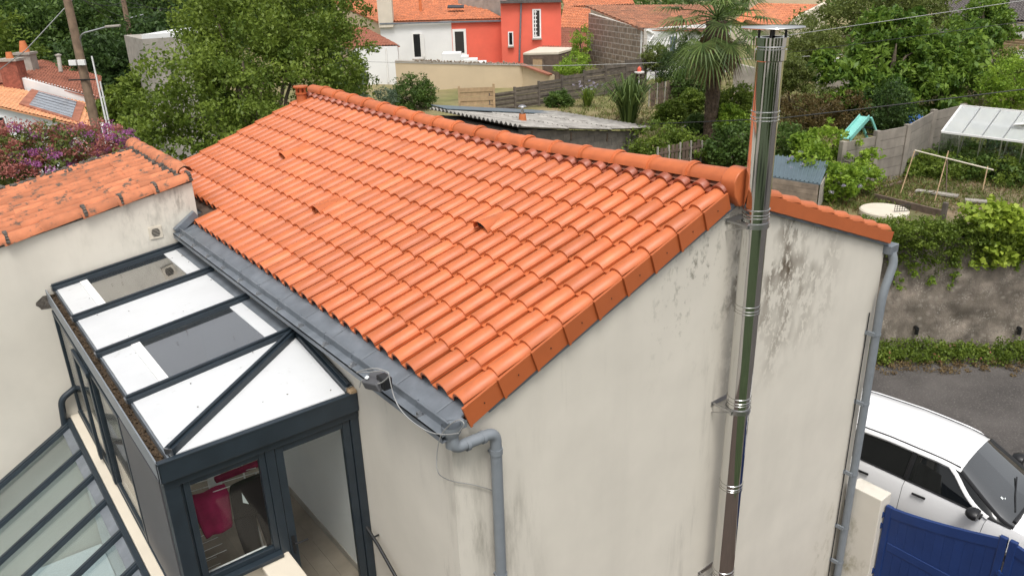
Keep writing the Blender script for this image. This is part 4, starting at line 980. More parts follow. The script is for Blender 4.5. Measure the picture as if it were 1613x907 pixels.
    strip(-1.9, .58, 7, 0, 7, 0, 'roof_strip', 'black_plastic', .0, .012)
    # b pillar
    strip(-.06, -.04, 4.1, 0, 5.9, 0, 'door_pillar', 'black_plastic', -.004, .04)
    strip(-1.15, -1.2, 4.1, 0, 5.9, 0, 'door_pillar', 'black_plastic', -.004, .03)
    # door seams
    strip(-.06, -.10, 4.0, 0, 1.0, 0, 'door_seam', 'black_plastic', -.004, .006)
    strip(1.10, 1.02, 4.0, 0, 1.0, 0, 'door_seam', 'black_plastic', -.004, .006)
    for u in (.06, -.80):
        hw = ip(u, HW); 
        for s in (1, -1):
            c = wpt(u+.12, s*(hw+.012), .90)
            MB().obox(c, D*.10, Rr*.014, np.array([0, 0, .018])).build('door_handle', 'black_plastic', car, bevel=.012)
    for s in (1, -1):
        c = wpt(.96, s*.97, 1.07); mb = MB()
        mb.lathe([(0, -.11), (.07, -.095), (.115, -.04), (.125, .02), (.11, .06), (.0, .075)], c, 16, tuple(D)); mb.v = [tuple(c+np.array([1, 1, .66])*(np.array(q)-c)) for q in mb.v]; 
        o = mb.build('door_mirror', 'black_plastic', car, smooth=True)
        MB().obox(wpt(1.0, s*.86, 1.0), D*.04, Rr*.06, np.array([0, 0, .02])).build('mirror_arm', 'black_plastic', o)
        MB().obox(wpt(1.86, s*.74, .80), D*.13+Rr*(-s*.05), Rr*.02, np.array([0, 0, .06])).build('headlight', 'orange_lamp' if False else 'car_glass', car, bevel=.02)
        MB().obox(wpt(1.66, s*.80, .865), D*.05, Rr*.012, np.array([0, 0, .022])).build('indicator', 'orange_lamp', car, bevel=.008)
        MB().obox(wpt(1.32, s*.848, .82), D*.02, Rr*.008, np.array([0, 0, .012])).build('side_repeater', 'steel_dull', car, bevel=.004)
        for u in (-1.28, 1.30):
            c = wpt(u, s*.76, .30); ty = MB().lathe([(.19, -.1), (.29, -.1), (.31, -.06), (.31, .06), (.29, .1), (.19, .1)], c, 28, tuple(Rr)).build('tyre', 'rubber', car, smooth=.6)
            MB().lathe([(0, .04), (.06, .05), (.19, .07), (.19, -.07), (0, -.07)], c, 20, tuple(Rr*s)).build('rim', 'steel_dull', ty, smooth=.5)
    # wiper cowl, wiper, dashboard papers, seat
    MB().tube([wpt(1.40, v, .985+.02*(1-abs(v))) for v in np.linspace(-.66, .66, 9)], .03, 6).build('wiper_cowl', 'black_plastic', car, smooth=True)
    MB().tube([wpt(1.34, .45, 1.035), wpt(1.22, .1, 1.10), wpt(1.12, -.25, 1.165)], .01, 6).build('wiper', 'black_plastic', car)
    for a, b in ((1.13, .40), (1.17, .34)): 
        y, z = row(a, 8); MB().obox(wpt(a, b, ip(a, RZ_)+.018), D*.016-np.array([0, 0, .010]), Rr*.02, np.array([.0, 0, .001])).build('window_sticker', 'paper', car)
build_car()
# ------------------------------------------------------------------ gardens and buildings behind
VIEW = nrm([CF[0], CF[1], 0]); VIEW2 = VIEW[:2]
def wall(name, A, B, zb, zt, m, parent, th=.25, ztb=None, **k):
    A, B = np.array(A[:2], float), np.array(B[:2], float); d = nrm(B-A); n = np.array([-d[1], d[0]]); n = n if n @ VIEW2 > 0 else -n
    zt2 = zt if ztb is None else ztb
    return MB().prism([(A[0], A[1], zb), (B[0], B[1], zb), (B[0], B[1], zt2), (A[0], A[1], zt)], (n[0]*th, n[1]*th, 0)).build(name, m, parent, **k)
def tile_roof(name, e0, e1, r1, r0, n, c, m, parent, amp=.035, th=.05, sub=6):
    """rolled tile roof: e0,e1 eave corners, r0,r1 ridge corners; n rolls, c courses"""
    e0, e1, r0, r1 = (np.asarray(q, float) for q in (e0, e1, r0, r1)); N = nrm(np.cross(e1-e0, r0-e0)); N = N if N[2] > 0 else -N
    V = []; nu = n*sub+1; vs = []
    for j in range(c): vs += [(j/c, 1.0), ((j+1)/c-.001, .0)]
    for v, lift in vs:
        for i in range(nu):
            u = i/(nu-1); ph = (i % sub)/sub
            h = amp*max(0, math.sin(math.pi*ph/.72)) if ph < .72 else 0
            V.append(lin(lin(e0, e1, u), lin(r0, r1, u), v)+N*(h+lift*amp*.6+.02))
    F = [(a*nu+i, a*nu+i+1, (a+1)*nu+i+1, (a+1)*nu+i) for a in range(len(vs)-1) for i in range(nu-1)]
    o = len(V); Q = [e0, e1, r1, r0]; V += Q+[q-N*th for q in Q]
    F += [(o+3, o+2, o+1, o), (o, o+1, o+5, o+4), (o+1, o+2, o+6, o+5), (o+2, o+3, o+7, o+6), (o+3, o, o+4, o+7), (o+4, o+5, o+6, o+7)]
    return MB().add(V, F).build(name, m, parent)
def onwall(px, py, A, B, off=.02):
    d = nrm(np.array(B[:2])-np.array(A[:2])); n = np.array([-d[1], d[0]]); n = n if n @ VIEW2 > 0 else -n
    p = vpl(px, py, A, B); return p-np.array([n[0], n[1], 0])*off
def opening(name, A, B, x0, x1, y0, y1, m, parent, off=.03, fr='white_paint', fw=.08, th=.04):
    """framed window or door on wall A-B given by pixel rectangle"""
    xm, ym = (x0+x1)/2, (y0+y1)/2
    l_, r_, t_, b_ = onwall(x0, ym, A, B, off), onwall(x1, ym, A, B, off), onwall(xm, y0, A, B, off), onwall(xm, y1, A, B, off)
    d = nrm(r_-l_)*np.array([1, 1, 0]); d = nrm(d); n = np.array([-d[1], d[0], 0]); n = n if n[:2] @ VIEW2 > 0 else -n
    c = np.array([(l_[0]+r_[0])/2, (l_[1]+r_[1])/2, (t_[2]+b_[2])/2]); hw = np.linalg.norm((r_-l_)[:2])/2; hh = (t_[2]-b_[2])/2
    o = MB().obox(c, d*hw, n*th*.3, (0, 0, hh)).build(name, m, parent)
    if fr:
        mb = MB()
        for s in (-1, 1): mb.obox(c+d*s*(hw+fw/2)-n*.01, d*fw/2, n*th*.5, (0, 0, hh+fw)).obox(c+np.array([0, 0, s*(hh+fw/2)])-n*.011, d*hw, n*th*.5, (0, 0, fw/2))
        mb.build('frame', fr, o)
        MB().obox(c-np.array([0, 0, hh+fw+.04])-n*.05, d*(hw+fw*1.4), n*.09, (0, 0, .035)).build('sill', 'render_grey', o)
    return o, c, d, n, hw, hh
def blocks(parent, A, B, zb, ztf, bw, bh, m, joint, th=.2, name='block', gap=.016):
    A, B = np.array(A[:2], float), np.array(B[:2], float); L = np.linalg.norm(B-A); d = (B-A)/L; n = np.array([-d[1], d[0]]); n = n if n @ VIEW2 > 0 else -n
    D3, N3 = np.array([*d, 0]), np.array([*n, 0]); me = {}; r = 0; rg = random.Random(int(L*100)); z = zb
    while z < max(ztf(0), ztf(1))-.03:
        x = -bw/2 if r % 2 else 0
        while x < L-.02:
            a, b = max(x, 0), min(x+bw, L); tm_ = (a+b)/2/L; top = min(z+bh, ztf(tm_))
            if b-a > .05 and top-z > .05:
                key = (round(b-a, 2), round(top-z, 2))
                if key not in me:
                    q = MB().obox((0, 0, 0), ((key[0]-gap)/2, 0, 0), (0, .04, 0), (0, 0, (key[1]-gap)/2)).mesh(name); q.materials.append(MATS[m]); me[key] = q
                c = np.array([*(A+d*(a+b)/2), (z+top)/2])-N3*(.03+rg.uniform(-.004, .006))+N3*.04
                inst(name, me[key], frame(c, D3, N3*(1 if np.cross(D3, N3)[2] > 0 else -1), (0, 0, 1)), parent)
            x += bw
        z += bh; r += 1
    return wall('joint_wall', A-n*.022, B-n*.022, zb, ztf(0)-.01, joint, parent, th, ztb=ztf(1)-.01)
# --- breeze block shed with corrugated roof behind the ridge
shed = thing('garden_shed', 'grey breeze block shed with corrugated fibre cement roof behind the ridge', 'shed', (10, 14.5, GZ))
sc = np.array([7.72, 12.9]); sr = PY(1003, 215, 12.9)[:2]; sl_ = PX(662, 178, 7.3)
zh, zlw = 4.42, 3.70
blocks(shed, sc, (12.45, 12.9), GZ-.2, lambda t: zh-.12+(zlw-zh)*t, .5, .2, 'block', 'dark_joint')
blocks(shed, (7.72, 17.2), sc, GZ-.9, lambda t: zh-.22, .5, .2, 'block', 'dark_joint')
nwv = 44; V = []; 
rows_ = [(7.45, zh+.03), (9.2, zh-.27), (9.2, zh-.245), (11.0, zh-.53), (11.0, zh-.505), (12.75, zlw-.0)]
for x, z in rows_:
    for i in range(nwv*4+1): V.append((x, 12.62+4.7*i/(nwv*4), z+.045*math.sin(2*math.pi*i/4*.5)))
m_ = nwv*4+1; F = [(a*m_+i, a*m_+i+1, (a+1)*m_+i+1, (a+1)*m_+i) for a in range(len(rows_)-1) for i in range(m_-1)]
o = MB().add(V, F).build('corrugated_roof', 'fibre', shed, smooth=.9); s_ = o.modifiers.new('solid', 'SOLIDIFY'); s_.thickness = .012
for k in range(3): MB().box(8.0+k*1.5, 8.06+k*1.5, 12.85, 12.9, zh-.45-k*.24, zh-.2-k*.24).build('rafter_end', 'brown_wood', shed)
MB().prism([(7.6, 17.0, GZ-.5), (12.6, 17.0, GZ-.5), (12.6, 17.0, zlw-.15), (7.6, 17.0, zh-.2)], (0, .2, 0)).build('rear_wall', 'block', shed)
MB().prism([(7.5, 16.4, zh+.09), (12.2, 16.4, zh-.65), (12.2, 17.3, zh-.62), (7.5, 17.3, zh+.12)], (0, 0, .02)).build('ridge_sheet', 'blue_sheet', shed)
p = PY(823, 186, 14.2); p[2] = zh-.02-(p[0]-7.5)*.155
pt_ = MB().lathe([(.11, -.05), (.13, .0), (.10, .26), (.08, .26)], p, 16).build('chimney_pot', 'terracotta', shed, smooth=.6)
MB().lathe([(.05, .26), (.05, .38), (.03, .38), (.03, .50)], p, 12).lathe([(.0, .53), (.09, .51), (.13, .47), (.0, .475)], p, 16).build('pot_cowl', 'steel_dull', pt_, smooth=.6)
# --- weathered slat fence
def slat_fence(label, P0, P1, nb_, zb0, zb1, h0, h1, m, slats=9, name='panel_fence', cat='fence'):
    P0, P1 = np.array(P0[:2], float), np.array(P1[:2], float); f_ = thing(name, label, cat, (*((P0+P1)/2), min(zb0, zb1)))
    d = nrm(P1-P0); n = np.array([-d[1], d[0]])
    for i in range(nb_+1):
        t = i/nb_; p = lin(P0, P1, t); z = zb0+(zb1-zb0)*t; h_ = h0+(h1-h0)*t
        MB().obox((*p, z+h_/2+.03), (d[0]*.045, d[1]*.045, 0), (n[0]*.045, n[1]*.045, 0), (0, 0, h_/2+.06)).build('post', m, f_)
    rg = random.Random(7)
    for i in range(nb_):
        t = (i+.5)/nb_; z = zb0+(zb1-zb0)*(i+.5)/nb_; h_ = h0+(h1-h0)*t; a, b = lin(P0, P1, i/nb_), lin(P0, P1, (i+1)/nb_)
        for j in range(slats):
            zz = z+h_*(j+.5)/slats; s = .012*(-1)**j
            MB().bar((a[0]+n[0]*s, a[1]+n[1]*s, zz+rg.uniform(-.01, .01)), (b[0]+n[0]*s, b[1]+n[1]*s, zz+rg.uniform(-.01, .01)), .014, h_/slats*.93).build('slat', m, f_)
    return f_
gA, gB = PZ(772, 178, GZ+.25), PZ(1016, 138, GZ+.35)
slat_fence('grey weathered panel fence running up behind the shed', gA, gB, 7, GZ+.25, GZ+.35, zat(777, 150, gA)-GZ-.25, zat(1015, 90, gB)-GZ-.35, 'grey_wood', 8)
gA, gB = PZ(725, 182, GZ+.2), PZ(779, 178, GZ+.25)
slat_fence('short new pale wooden fence panel in front of the beige wall', gA, gB, 1, GZ+.2, GZ+.25, 1.1, 1.1, 'pale_wood', 6)
def picket(label, P0, P1, n, zb, h, m, name='picket_fence'):
    P0, P1 = np.array(P0[:2], float), np.array(P1[:2], float); f_ = thing(name, label, 'fence', (*((P0+P1)/2), zb)); d = nrm(P1-P0); nn = np.array([-d[1], d[0]]); rg = random.Random(n)
    for i in range(n):
        p = lin(P0, P1, i/(n-1)); hh = h*rg.uniform(.92, 1.05); pale = i % 3 == 0
        MB().obox((*p, zb+hh/2), (d[0]*(.02 if pale else .055), d[1]*(.02 if pale else .055), 0), (nn[0]*(.025 if pale else .01), nn[1]*(.025 if pale else .01), 0), (rg.uniform(-.02, .02), 0, hh/2)).build('picket' if not pale else 'batten', 'render_grey' if pale else m, f_)
    for z in (.3, .75): MB().bar((*P0, zb+h*z), (*P1, zb+h*z), .04, .06).build('rail', m, f_)
pA, pB = PZ(1035, 272, GZ+.1), PZ(1172, 245, GZ+.1)
picket('dark batten fence just above the ridge left of the flue', pA, pB, 26, GZ+.1, zat(1160, 210, PZ(1160, 247, GZ+.1))-GZ-.1, 'brown_wood')
pA, pB = PZ(1022, 168, GZ+.3), PZ(1090, 160, GZ+.3)
picket('brown board fence behind the spiky plant and left of the palm', pA, pB, 18, GZ+.3, .95, 'brown_wood')
# --- beige extension
ex = thing('beige_outbuilding', 'long plain beige walled outbuilding below the white and red houses', 'outbuilding', (14, 28, GZ))
bA, bB, bC = PD(624, 120, 39), PD(823, 120, 39.5), PD(867, 125, 38.2)
ztA, ztB, ztC = zat(624, 97, bA), zat(823, 103, bB), zat(867, 119, bC)
wall('front_wall', bA, bB, GZ-.5, ztA, 'beige', ex, .3, ztb=ztB); wall('side_wall', bB, bC, GZ-.5, ztB-.02, 'beige', ex, .3, ztb=ztC-.02)
n3 = np.array([VIEW[0], VIEW[1], 0])
MB().prism([np.array([*bA[:2], ztA])-n3*.06, np.array([*bB[:2], ztB])-n3*.06, np.array([*bB[:2], ztB])+n3*.35, np.array([*bA[:2], ztA])+n3*.35], (0, 0, .04)).build('roof_slab', 'render_grey', ex)
lumps('coping', [lin((*bA[:2], ztA+.06), (*bB[:2], ztB+.06), i/90) for i in range(14, 91)], .06, 3, ex, 'brown_block')
MB().bar((*bB[:2], ztB+.03), (*bC[:2], ztC+.03), .3, .07).build('coping_edge', 'far_tile_brown', ex)
# --- white house
wh = thing('white_house', 'white rendered house with orange tiled roof at the top centre', 'house', (18, 36, GZ))
D1 = 46.0
wA, wB = PD(600, 60, D1), PD(713, 60, D1); wz = zat(655, 35, lin(wA, wB, .5))
wall('front_wall', wA, wB, GZ-.5, wz, 'white_matte', wh, .3)
wL = PD(527, 20, 52); wall('side_wall', wL, wA, GZ-.5, zat(527, 9, wL), 'beige', wh, .3, ztb=wz)
rE = PD(795, 31, D1-.3); R0, R1 = PD(524, 3, 52), PD(733, -3, 52)
tile_roof('roof', PD(596, 36, D1-.4), rE, R1, R0, 42, 12, 'far_tile', wh, .05)
chB = PD(609, 38, D1-.2); MB().obox((chB[0], chB[1], wz+.75), (CR[0]*.42, CR[1]*.42, 0), (VIEW[0]*.3, VIEW[1]*.3, 0), (0, 0, 1.0)).build('chimney', 'cream', wh)
MB().bar(PD(598, 38, D1-.45), PD(795, 33, D1-.45), .12, .09).build('gutter', 'zinc', wh)
sk = PD(718, 11, 47.6); MB().obox(sk, CR*.5, CU*.15+CF*.2, np.cross(CR, CU*.15+CF*.2)*.1).build('skylight', 'dark_window', wh)
MB().lathe([(.09, -.4), (.09, .5), (.14, .5), (.14, .56)], PD(662, 8, 48), 10).build('flue_pot', 'terracotta', wh)
w_, c, d_, n_, hw, hh = opening('window', wA, wB, 652, 664, 54, 90, 'dark_window', wh, fw=.1)
MB().obox(c+d_*hw*1.25-n_*.05, d_*.12-n_*.05, n_*.01, (0, 0, hh)).build('open_sash', 'white_paint', w_)
# --- red house
rd = thing('red_house', 'coral red rendered house with white framed windows at the top centre', 'house', (24, 36, GZ))
rA, rB = PD(712, 60, D1-.02), PD(792, 60, D1-.02); wall('low_wall', rA, rB, GZ-.5, wz-.05, 'red_paint', rd, .3)
tA, tB = PD(790, 60, 44.5), PD(884, 60, 44.5); tz = zat(840, 4, tA); wall('tall_wall', tA, tB, GZ-.5, tz, 'red_paint', rd, 3.5)
MB().bar((*tA[:2], tz+.06), (*tB[:2], tz+.03), .5, .14).build('roof_edge', 'dark_slate', rd)
wall('grey_gable', PD(722, 10, 50), PD(792, 10, 47), GZ, zat(722, -14, PD(722, 10, 50)), 'render_grey', rd, .3)
MB().tube([onwall(821, 2, tA, tB, .06), onwall(818, 97, tA, tB, .06)], .05, 8).build('downpipe', 'zinc', rd)
opening('window', rA, rB, 717, 731, 50, 84, 'shadow_room', rd, fw=.14, fr='white_paint')
opening('small_window', tA, tB, 802, 807, 52, 71, 'dark_window', rd, fw=.06)
w_, c, d_, n_, hw, hh = opening('tall_window', tA, tB, 841, 850, 17, 58, 'shadow_room', rd, fw=.08)
mb = MB()
for i in range(7): mb.obox(c-d_*hw*.45+np.array([0, 0, hh*(-.9+.3*i)])-n_*.03, d_*hw*.5, n_*.01, (0, 0, .03))
mb.obox(c-d_*hw*.45-n_*.03, d_*.025, n_*.01, (0, 0, hh)); mb.build('glazing_bars', 'white_paint', w_)
# white terrace steps
st = MB(); a = PD(712, 92, 42); st.obox((a[0], a[1], a[2]-.6), (CR[0]*.5, CR[1]*.5, 0), (VIEW[0]*.5, VIEW[1]*.5, 0), (0, 0, .9))
for i in range(3): q = PD(728+14*i, 94+2*i, 42); st.obox((q[0], q[1], q[2]-.6), (CR[0]*.35, CR[1]*.35, 0), (VIEW[0]*.45, VIEW[1]*.45, 0), (0, 0, .8-.08*i))
st.build('terrace_wall', 'white_matte', label='low white stepped wall in front of the red house', cat='wall', bevel=.02)
# --- small white building left
ws = thing('small_white_building', 'small white building with red tiled roof behind the big tree', 'building', (10, 32, GZ))
sA, sB = PD(560, 100, 41), PD(628, 100, 41); sz = zat(600, 74, sB); wall('front_wall', sA, sB, GZ-1, sz, 'white_matte', ws, .3)
tile_roof('roof', PD(545, 76, 40.7), PD(630, 73, 40.7), PD(575, 44, 45), PD(500, 44, 45), 18, 8, 'far_tile_brown', ws, .05)
opening('grey_door', sA, sB, 560, 577, 107, 142, 'zinc', ws, fr=None)
MB().tube([onwall(608, 76, sA, sB, .05), onwall(612, 130, sA, sB, .05)], .04, 8).build('downpipe', 'white_paint', ws)
# --- porch and red roofs right of the red house
po = thing('porch', 'wooden porch with flat pale roof beside the red house', 'porch', (28, 34, GZ))
q0, q1, q2, q3 = PD(824, 87, 42), PD(880, 86, 41), PD(908, 78, 43), PD(850, 77, 44.5)
MB().prism([q0, q1, q2, q3], (0, 0, .1)).build('flat_roof', 'cream', po)
wall('plank_wall', q0, q1, GZ, q1[2]-.06, 'brown_wood', po, .15); wall('side_wall', q1, q2, GZ, q1[2]-.06, 'brown_wood', po, .15, ztb=q2[2]-.06)
opening('door', q0, q1, 840, 855, 93, 112, 'pale_wood', po, fr='brown_wood')
rr = thing('red_roof_house', 'low house with faded red tiled roofs between the red and block houses', 'house', (30, 40, GZ))
tile_roof('roof', PD(850, 79, 44), PD(925, 80, 44), PD(925, 47, 49), PD(884, 45, 49), 18, 10, 'far_tile_brown', rr, .05)
tile_roof('roof', PD(880, 45, 49.2), PD(930, 47, 49.2), PD(930, 15, 53), PD(888, 10, 53), 12, 8, 'far_tile', rr, .05)
wall('wall', PD(852, 82, 44.2), PD(924, 82, 44.2), GZ-.4, zat(890, 80, PD(890, 82, 44.2)), 'brown_block', rr, .3)
tile_roof('roof', PD(890, 12, 56), PD(1000, 8, 56), PD(990, -12, 61), PD(880, -12, 61), 26, 8, 'far_tile', rr, .05)
wall('rear_wall', PD(890, 40, 56.3), PD(1000, 40, 56.3), GZ-.4, PD(890, 12, 56)[2]-.05, 'brown_block', rr, .3)
# --- block house
bh = thing('block_house', 'unrendered block house with stained tiled roof behind the slat fence', 'house', (33, 32, GZ))
kA, kB = PD(927, 80, 47), PD(1014, 80, 40.5); kzA, kzB = zat(927, 21, kA), zat(1014, 46, kB)
blocks(bh, kA, kB, GZ-.2, lambda t: kzA+(kzB-kzA)*t, .55, .30, 'brown_block', 'joint', gap=.055)
kC = PD(1064, 80, 41.5); wall('white_wall', kB, kC, GZ-.3, kzB, 'white_matte', bh, .3)
wall('right_wall', kC, PD(1150, 70, 43), GZ-.3, kzB, 'white_matte', bh, .3)
tile_roof('roof', PD(1012, 47.5, 40.1), PD(1150, 49, 42.5), PD(1120, 9, 49), PD(922, 10, 47.5), 46, 14, 'far_tile_stained', bh, .06)
MB().tube([onwall(1018, 48, kB, kC, .05), onwall(1029, 54, kB, kC, .08), onwall(1022, 66, kB, kC, .06), onwall(1020, 95, kB, kC, .06)], .05, 8).build('downpipe', 'white_paint', bh)
opening('doorway', kB, kC, 1055, 1063, 58, 100, 'blue_sheet', bh, fr=None)
# --- further roofs
fr_ = thing('far_orange_house', 'cream house with bright orange roof beyond the palm', 'house', (50, 42, GZ))
fA, fB, fC = PD(1150, 60, 58), PD(1232, 40, 55), PD(1300, 30, 60)
tile_roof('roof', PD(1150, 38, 58), PD(1232, 42, 54.5), PD(1288, 8, 60), PD(1195, 6, 62), 24, 10, 'far_tile', fr_, .05)
wall('wall', fA, fB, GZ-.5, zat(1150, 42, fA), 'cream', fr_, .3); wall('gable', fB, fC, GZ-.5, zat(1232, 40, fB), 'cream', fr_, .3, ztb=zat(1300, 4, fC))
wall('upper_wall', PD(1180, 10, 63), PD(1300, 10, 63), GZ, zat(1240, -20, PD(1240, 0, 63)), 'beige', fr_, .3)
dk = thing('dark_roof_house', 'white house with dark brown tiled roof at the top right', 'house', (48, 18, GZ))
tile_roof('roof', PD(1470, 34, 44), PD(1680, 34, 40), PD(1690, -6, 45), PD(1490, 2, 49), 40, 12, 'dark_slate', dk, .05)
wall('wall', PD(1472, 40, 44.2), PD(1680, 40, 40.2), GZ-.3, zat(1472, 35, PD(1472, 40, 44.2)), 'white_matte', dk, .3)
MB().box(*[v for v in (PD(1560, 45, 40)[0]-.7, PD(1560, 45, 40)[0]+1.6, PD(1560, 45, 40)[1]-.6, PD(1560, 45, 40)[1]+.6)], GZ, PD(1585, 40, 40)[2]).build('brown_lean_to', 'brown_block', dk)
ow_ = thing('garden_wall', 'low pale garden wall and panel behind the walnut tree', 'wall', (30, 16, GZ))
wall('panel', PD(1284, 130, 36), PD(1350, 130, 35), GZ, zat(1300, 96, PD(1284, 130, 36)), 'render_grey', ow_, .2)
wall('coping', PD(1284, 130, 35.9), PD(1370, 130, 34.9), zat(1300, 96, PD(1284, 130, 36)), zat(1300, 92, PD(1284, 130, 36)), 'white_matte', ow_, .4)
ow2 = wall('leaning_wall', PD(1155, 120, 36), PD(1192, 120, 35.5), GZ, zat(1170, 100, PD(1155, 120, 36)), 'render_grey', None, .3, ztb=zat(1190, 108, PD(1155, 120, 36)))
tag(ow2, 'short grey garden wall seen between the palm and the flue', 'wall')
# --- left: house with roof panel, chimneys
lh = thing('left_house', 'white house with pale orange roof, dark roof panel and chimneys at the left edge', 'house', (0, 32, 0))
DL = 36.0
a0, a1, a2, a3 = PD(-40, 160, DL), PD(146, 203, DL-1.5), PD(157, 166, DL+1.6), PD(26, 130, DL+3.2)
tile_roof('lower_roof', a0, a1, a2, PD(-8, 134, DL+3.2), 30, 4, 'far_tile_pale', lh, .035)
wall('front_wall', a0+n3*.2, a1+n3*.2, -.1, a0[2]-.05, 'white_matte', lh, .3, ztb=a1[2]-.05)
wall('right_wall', a1+n3*.2, PD(170, 180, DL+5), -.1, a1[2]-.05, 'white_matte', lh, .3, ztb=a2[2])
opening('window', a0+n3*.2, a1+n3*.2, -6, 11, 185, 212, 'dark_window', lh)
wall('upper_wall', PD(20, 128, DL+3.1), PD(157, 160, DL+1.6), 1.0, zat(20, 119, PD(20, 128, DL+3.1)), 'white_matte', lh, .3, ztb=zat(157, 155, PD(157, 160, DL+1.6)))
u0, u1, u2, u3 = PD(36, 124, DL+3), PD(157, 157, DL+1.4), PD(160, 121, DL+6), PD(69, 95, DL+7.5)
tile_roof('upper_roof', u0, u1, u2, u3, 26, 9, 'far_tile_brown', lh, .05)
tile_roof('upper_roof', PD(-60, 150, DL+3), u0, u3, PD(-30, 118, DL+8), 22, 9, 'far_tile_brown', lh, .05)
N_ = nrm(np.cross(a1-a0, a2-a1)); N_ = N_ if N_[2] > 0 else -N_
def onroof(px, py, h=.1):
    d = ray(px, py); t = ((a1-CAM) @ N_+h)/(d @ N_); return CAM+t*d
pc = [onroof(*q) for q in ((46, 165), (113, 185), (121, 160), (61, 144))]
pf = [onroof(*q, h=.085) for q in ((30, 163), (124, 192), (134, 163), (50, 140))]
MB().prism(pf, tuple(-N_*.06)).build('panel_surround', 'far_tile_brown', lh)
so_ = MB().prism(pc, tuple(-N_*.05)).build('roof_panel', 'solar', lh)
for i in range(6):
    t = (i+.5)/6; MB().bar(lin(pc[0], pc[3], t)+N_*.012, lin(pc[1], pc[2], t)+N_*.012, .03, .02, up=N_).build('panel_rib', 'steel_dull' if i < 3 else 'grey_panel', so_)
def chim(px0, px1, pt, pb, dd, m, nm):
    c = PD((px0+px1)/2, pb, dd); top = PD((px0+px1)/2, pt, dd); hw = (px1-px0)/2*dd/FPX
    o = MB().obox((c[0], c[1], (c[2]+top[2])/2-.3), (CR[0]*hw, CR[1]*hw, 0), (VIEW[0]*hw*.8, VIEW[1]*hw*.8, 0), (0, 0, (top[2]-c[2])/2+.3)).build(nm, m, lh)
    MB().obox((c[0], c[1], top[2]+.03), (CR[0]*hw*1.15, CR[1]*hw*1.15, 0), (VIEW[0]*hw, VIEW[1]*hw, 0), (0, 0, .06)).build('cap', 'render_grey', o); return o, np.array([c[0], c[1], top[2]+.09]), hw
o, t_, hw = chim(10, 38, 94, 124, DL+3, 'brick', 'brick_chimney'); MB().lathe([(hw*.4, 0), (hw*.3, .3), (hw*.2, .3)], t_, 12).build('chimney_pot', 'terracotta', o, smooth=.6)
o, t_, hw = chim(35, 58, 84, 112, DL+5, 'render_grey', 'rendered_chimney'); MB().lathe([(hw*.65, 0), (hw*.35, .55), (hw*.25, .5)], t_, 12).build('chimney_pot', 'terracotta', o, smooth=.6)
MB().tube([PD(96, 114, DL+3.5), PD(92, 88, DL+3.5)], .10, 10).lathe([(.16, 0), (.16, .05), (0, .1)], PD(92, 88, DL+3.5), 10).build('flue_pipe', 'render_grey', lh, smooth=.6)
# grey slab building among the trees
gs = thing('grey_block_building', 'grey flat-roofed building half hidden by trees at the upper left', 'building', (5, 30, 0))
gA, gB = PD(229, 90, 33), PD(300, 90, 34); gz_ = zat(229, 62, gA)
wall('front_wall', gA, gB, -.1, gz_, 'render_grey', gs, 4); MB().prism([(*gA[:2], gz_+.005), (*gB[:2], gz_+.005), np.array([*gB[:2], gz_+.005])+n3*4.2, np.array([*gA[:2], gz_+.005])+n3*4.2], (0, 0, .18)).build('roof_slab', 'white_matte', gs)
# --- poles, lamps, cables
def pole(px0, py0, px1, py1, d, r, label, m='pole_wood', zext=2.0):
    b = PD(px0, py0, d); t = PD(px1, py1, d); base = np.array([b[0], b[1], -.1]); k = (b[2]+.1)/(t[2]-b[2]); lean_ = (t-b)[:2]*0
    top = np.array([b[0], b[1], t[2]+zext]); o = thing('utility_pole', label, 'pole', tuple(base), 'poles')
    MB().tube([base, lin(base, top, .5), top], [r*1.2, r, r*.8], 12).build('shaft', m, o, smooth=True); return o, base, top
po1, pb, ptp = pole(152, 205, 115, 5, 31, .17, 'brown wooden utility pole with street lamp arm at the left')
def pp(px, py, d=31): return PD(px, py, d)
xy = pb[:2]
def att(z, dx, dy=0): return np.array([xy[0]+CR[0]*dx+VIEW[0]*dy, xy[1]+CR[1]*dx+VIEW[1]*dy, z])
zl1, zl2 = zat(134, 80, pb), zat(180, 47, pb)
ar = MB().tube(smooth_path([att(zl1-.05, .12), att(zl1+.6, .14), att(zl2+.02, .75), att(zl2+.14, 1.3)], .3, 8), .035, 10).build('lamp_arm', 'steel_dull', po1, smooth=True)
MB().obox(att(zl2+.15, 1.5), np.array([CR[0], CR[1], .05])*.28, n3*.1, (0, 0, .045)).build('lamp_head', 'render_grey', ar, bevel=.03)
zb_ = zat(130, 98, pb)
for dx in (-.22, .12): MB().obox(att(zb_, dx, -.2), CR*.14*[1, 1, 0], n3*.06, (0, 0, .1)).build('junction_box', 'white_paint', po1, bevel=.01)
MB().bar(att(zat(135, 125, pb), -.55, -.18), att(zat(135, 125, pb), .55, -.18), .05, .05).build('cross_arm', 'black_plastic', po1)
po2, pb2, pt2 = pole(206, 60, 199, 3, 46, .16, 'farther wooden utility pole among the trees at the upper left', zext=1.5)
MB().tube([(pb2[0], pb2[1], zat(205, 30, pb2)), (pb2[0]+CR[0]*1.0, pb2[1]+CR[1]*1.0, zat(205, 24, pb2))], .04, 8).build('lamp_arm', 'steel_dull', po2)
po3, pb3, pt3 = pole(170, 205, 147, 85, 30, .035, 'thin pale metal mast beside the left house', 'white_paint', 0)
po4, pb4, pt4 = pole(175, 208, 160, 125, 30.5, .035, 'second thin white mast right of the brown pole', 'white_paint', 0)
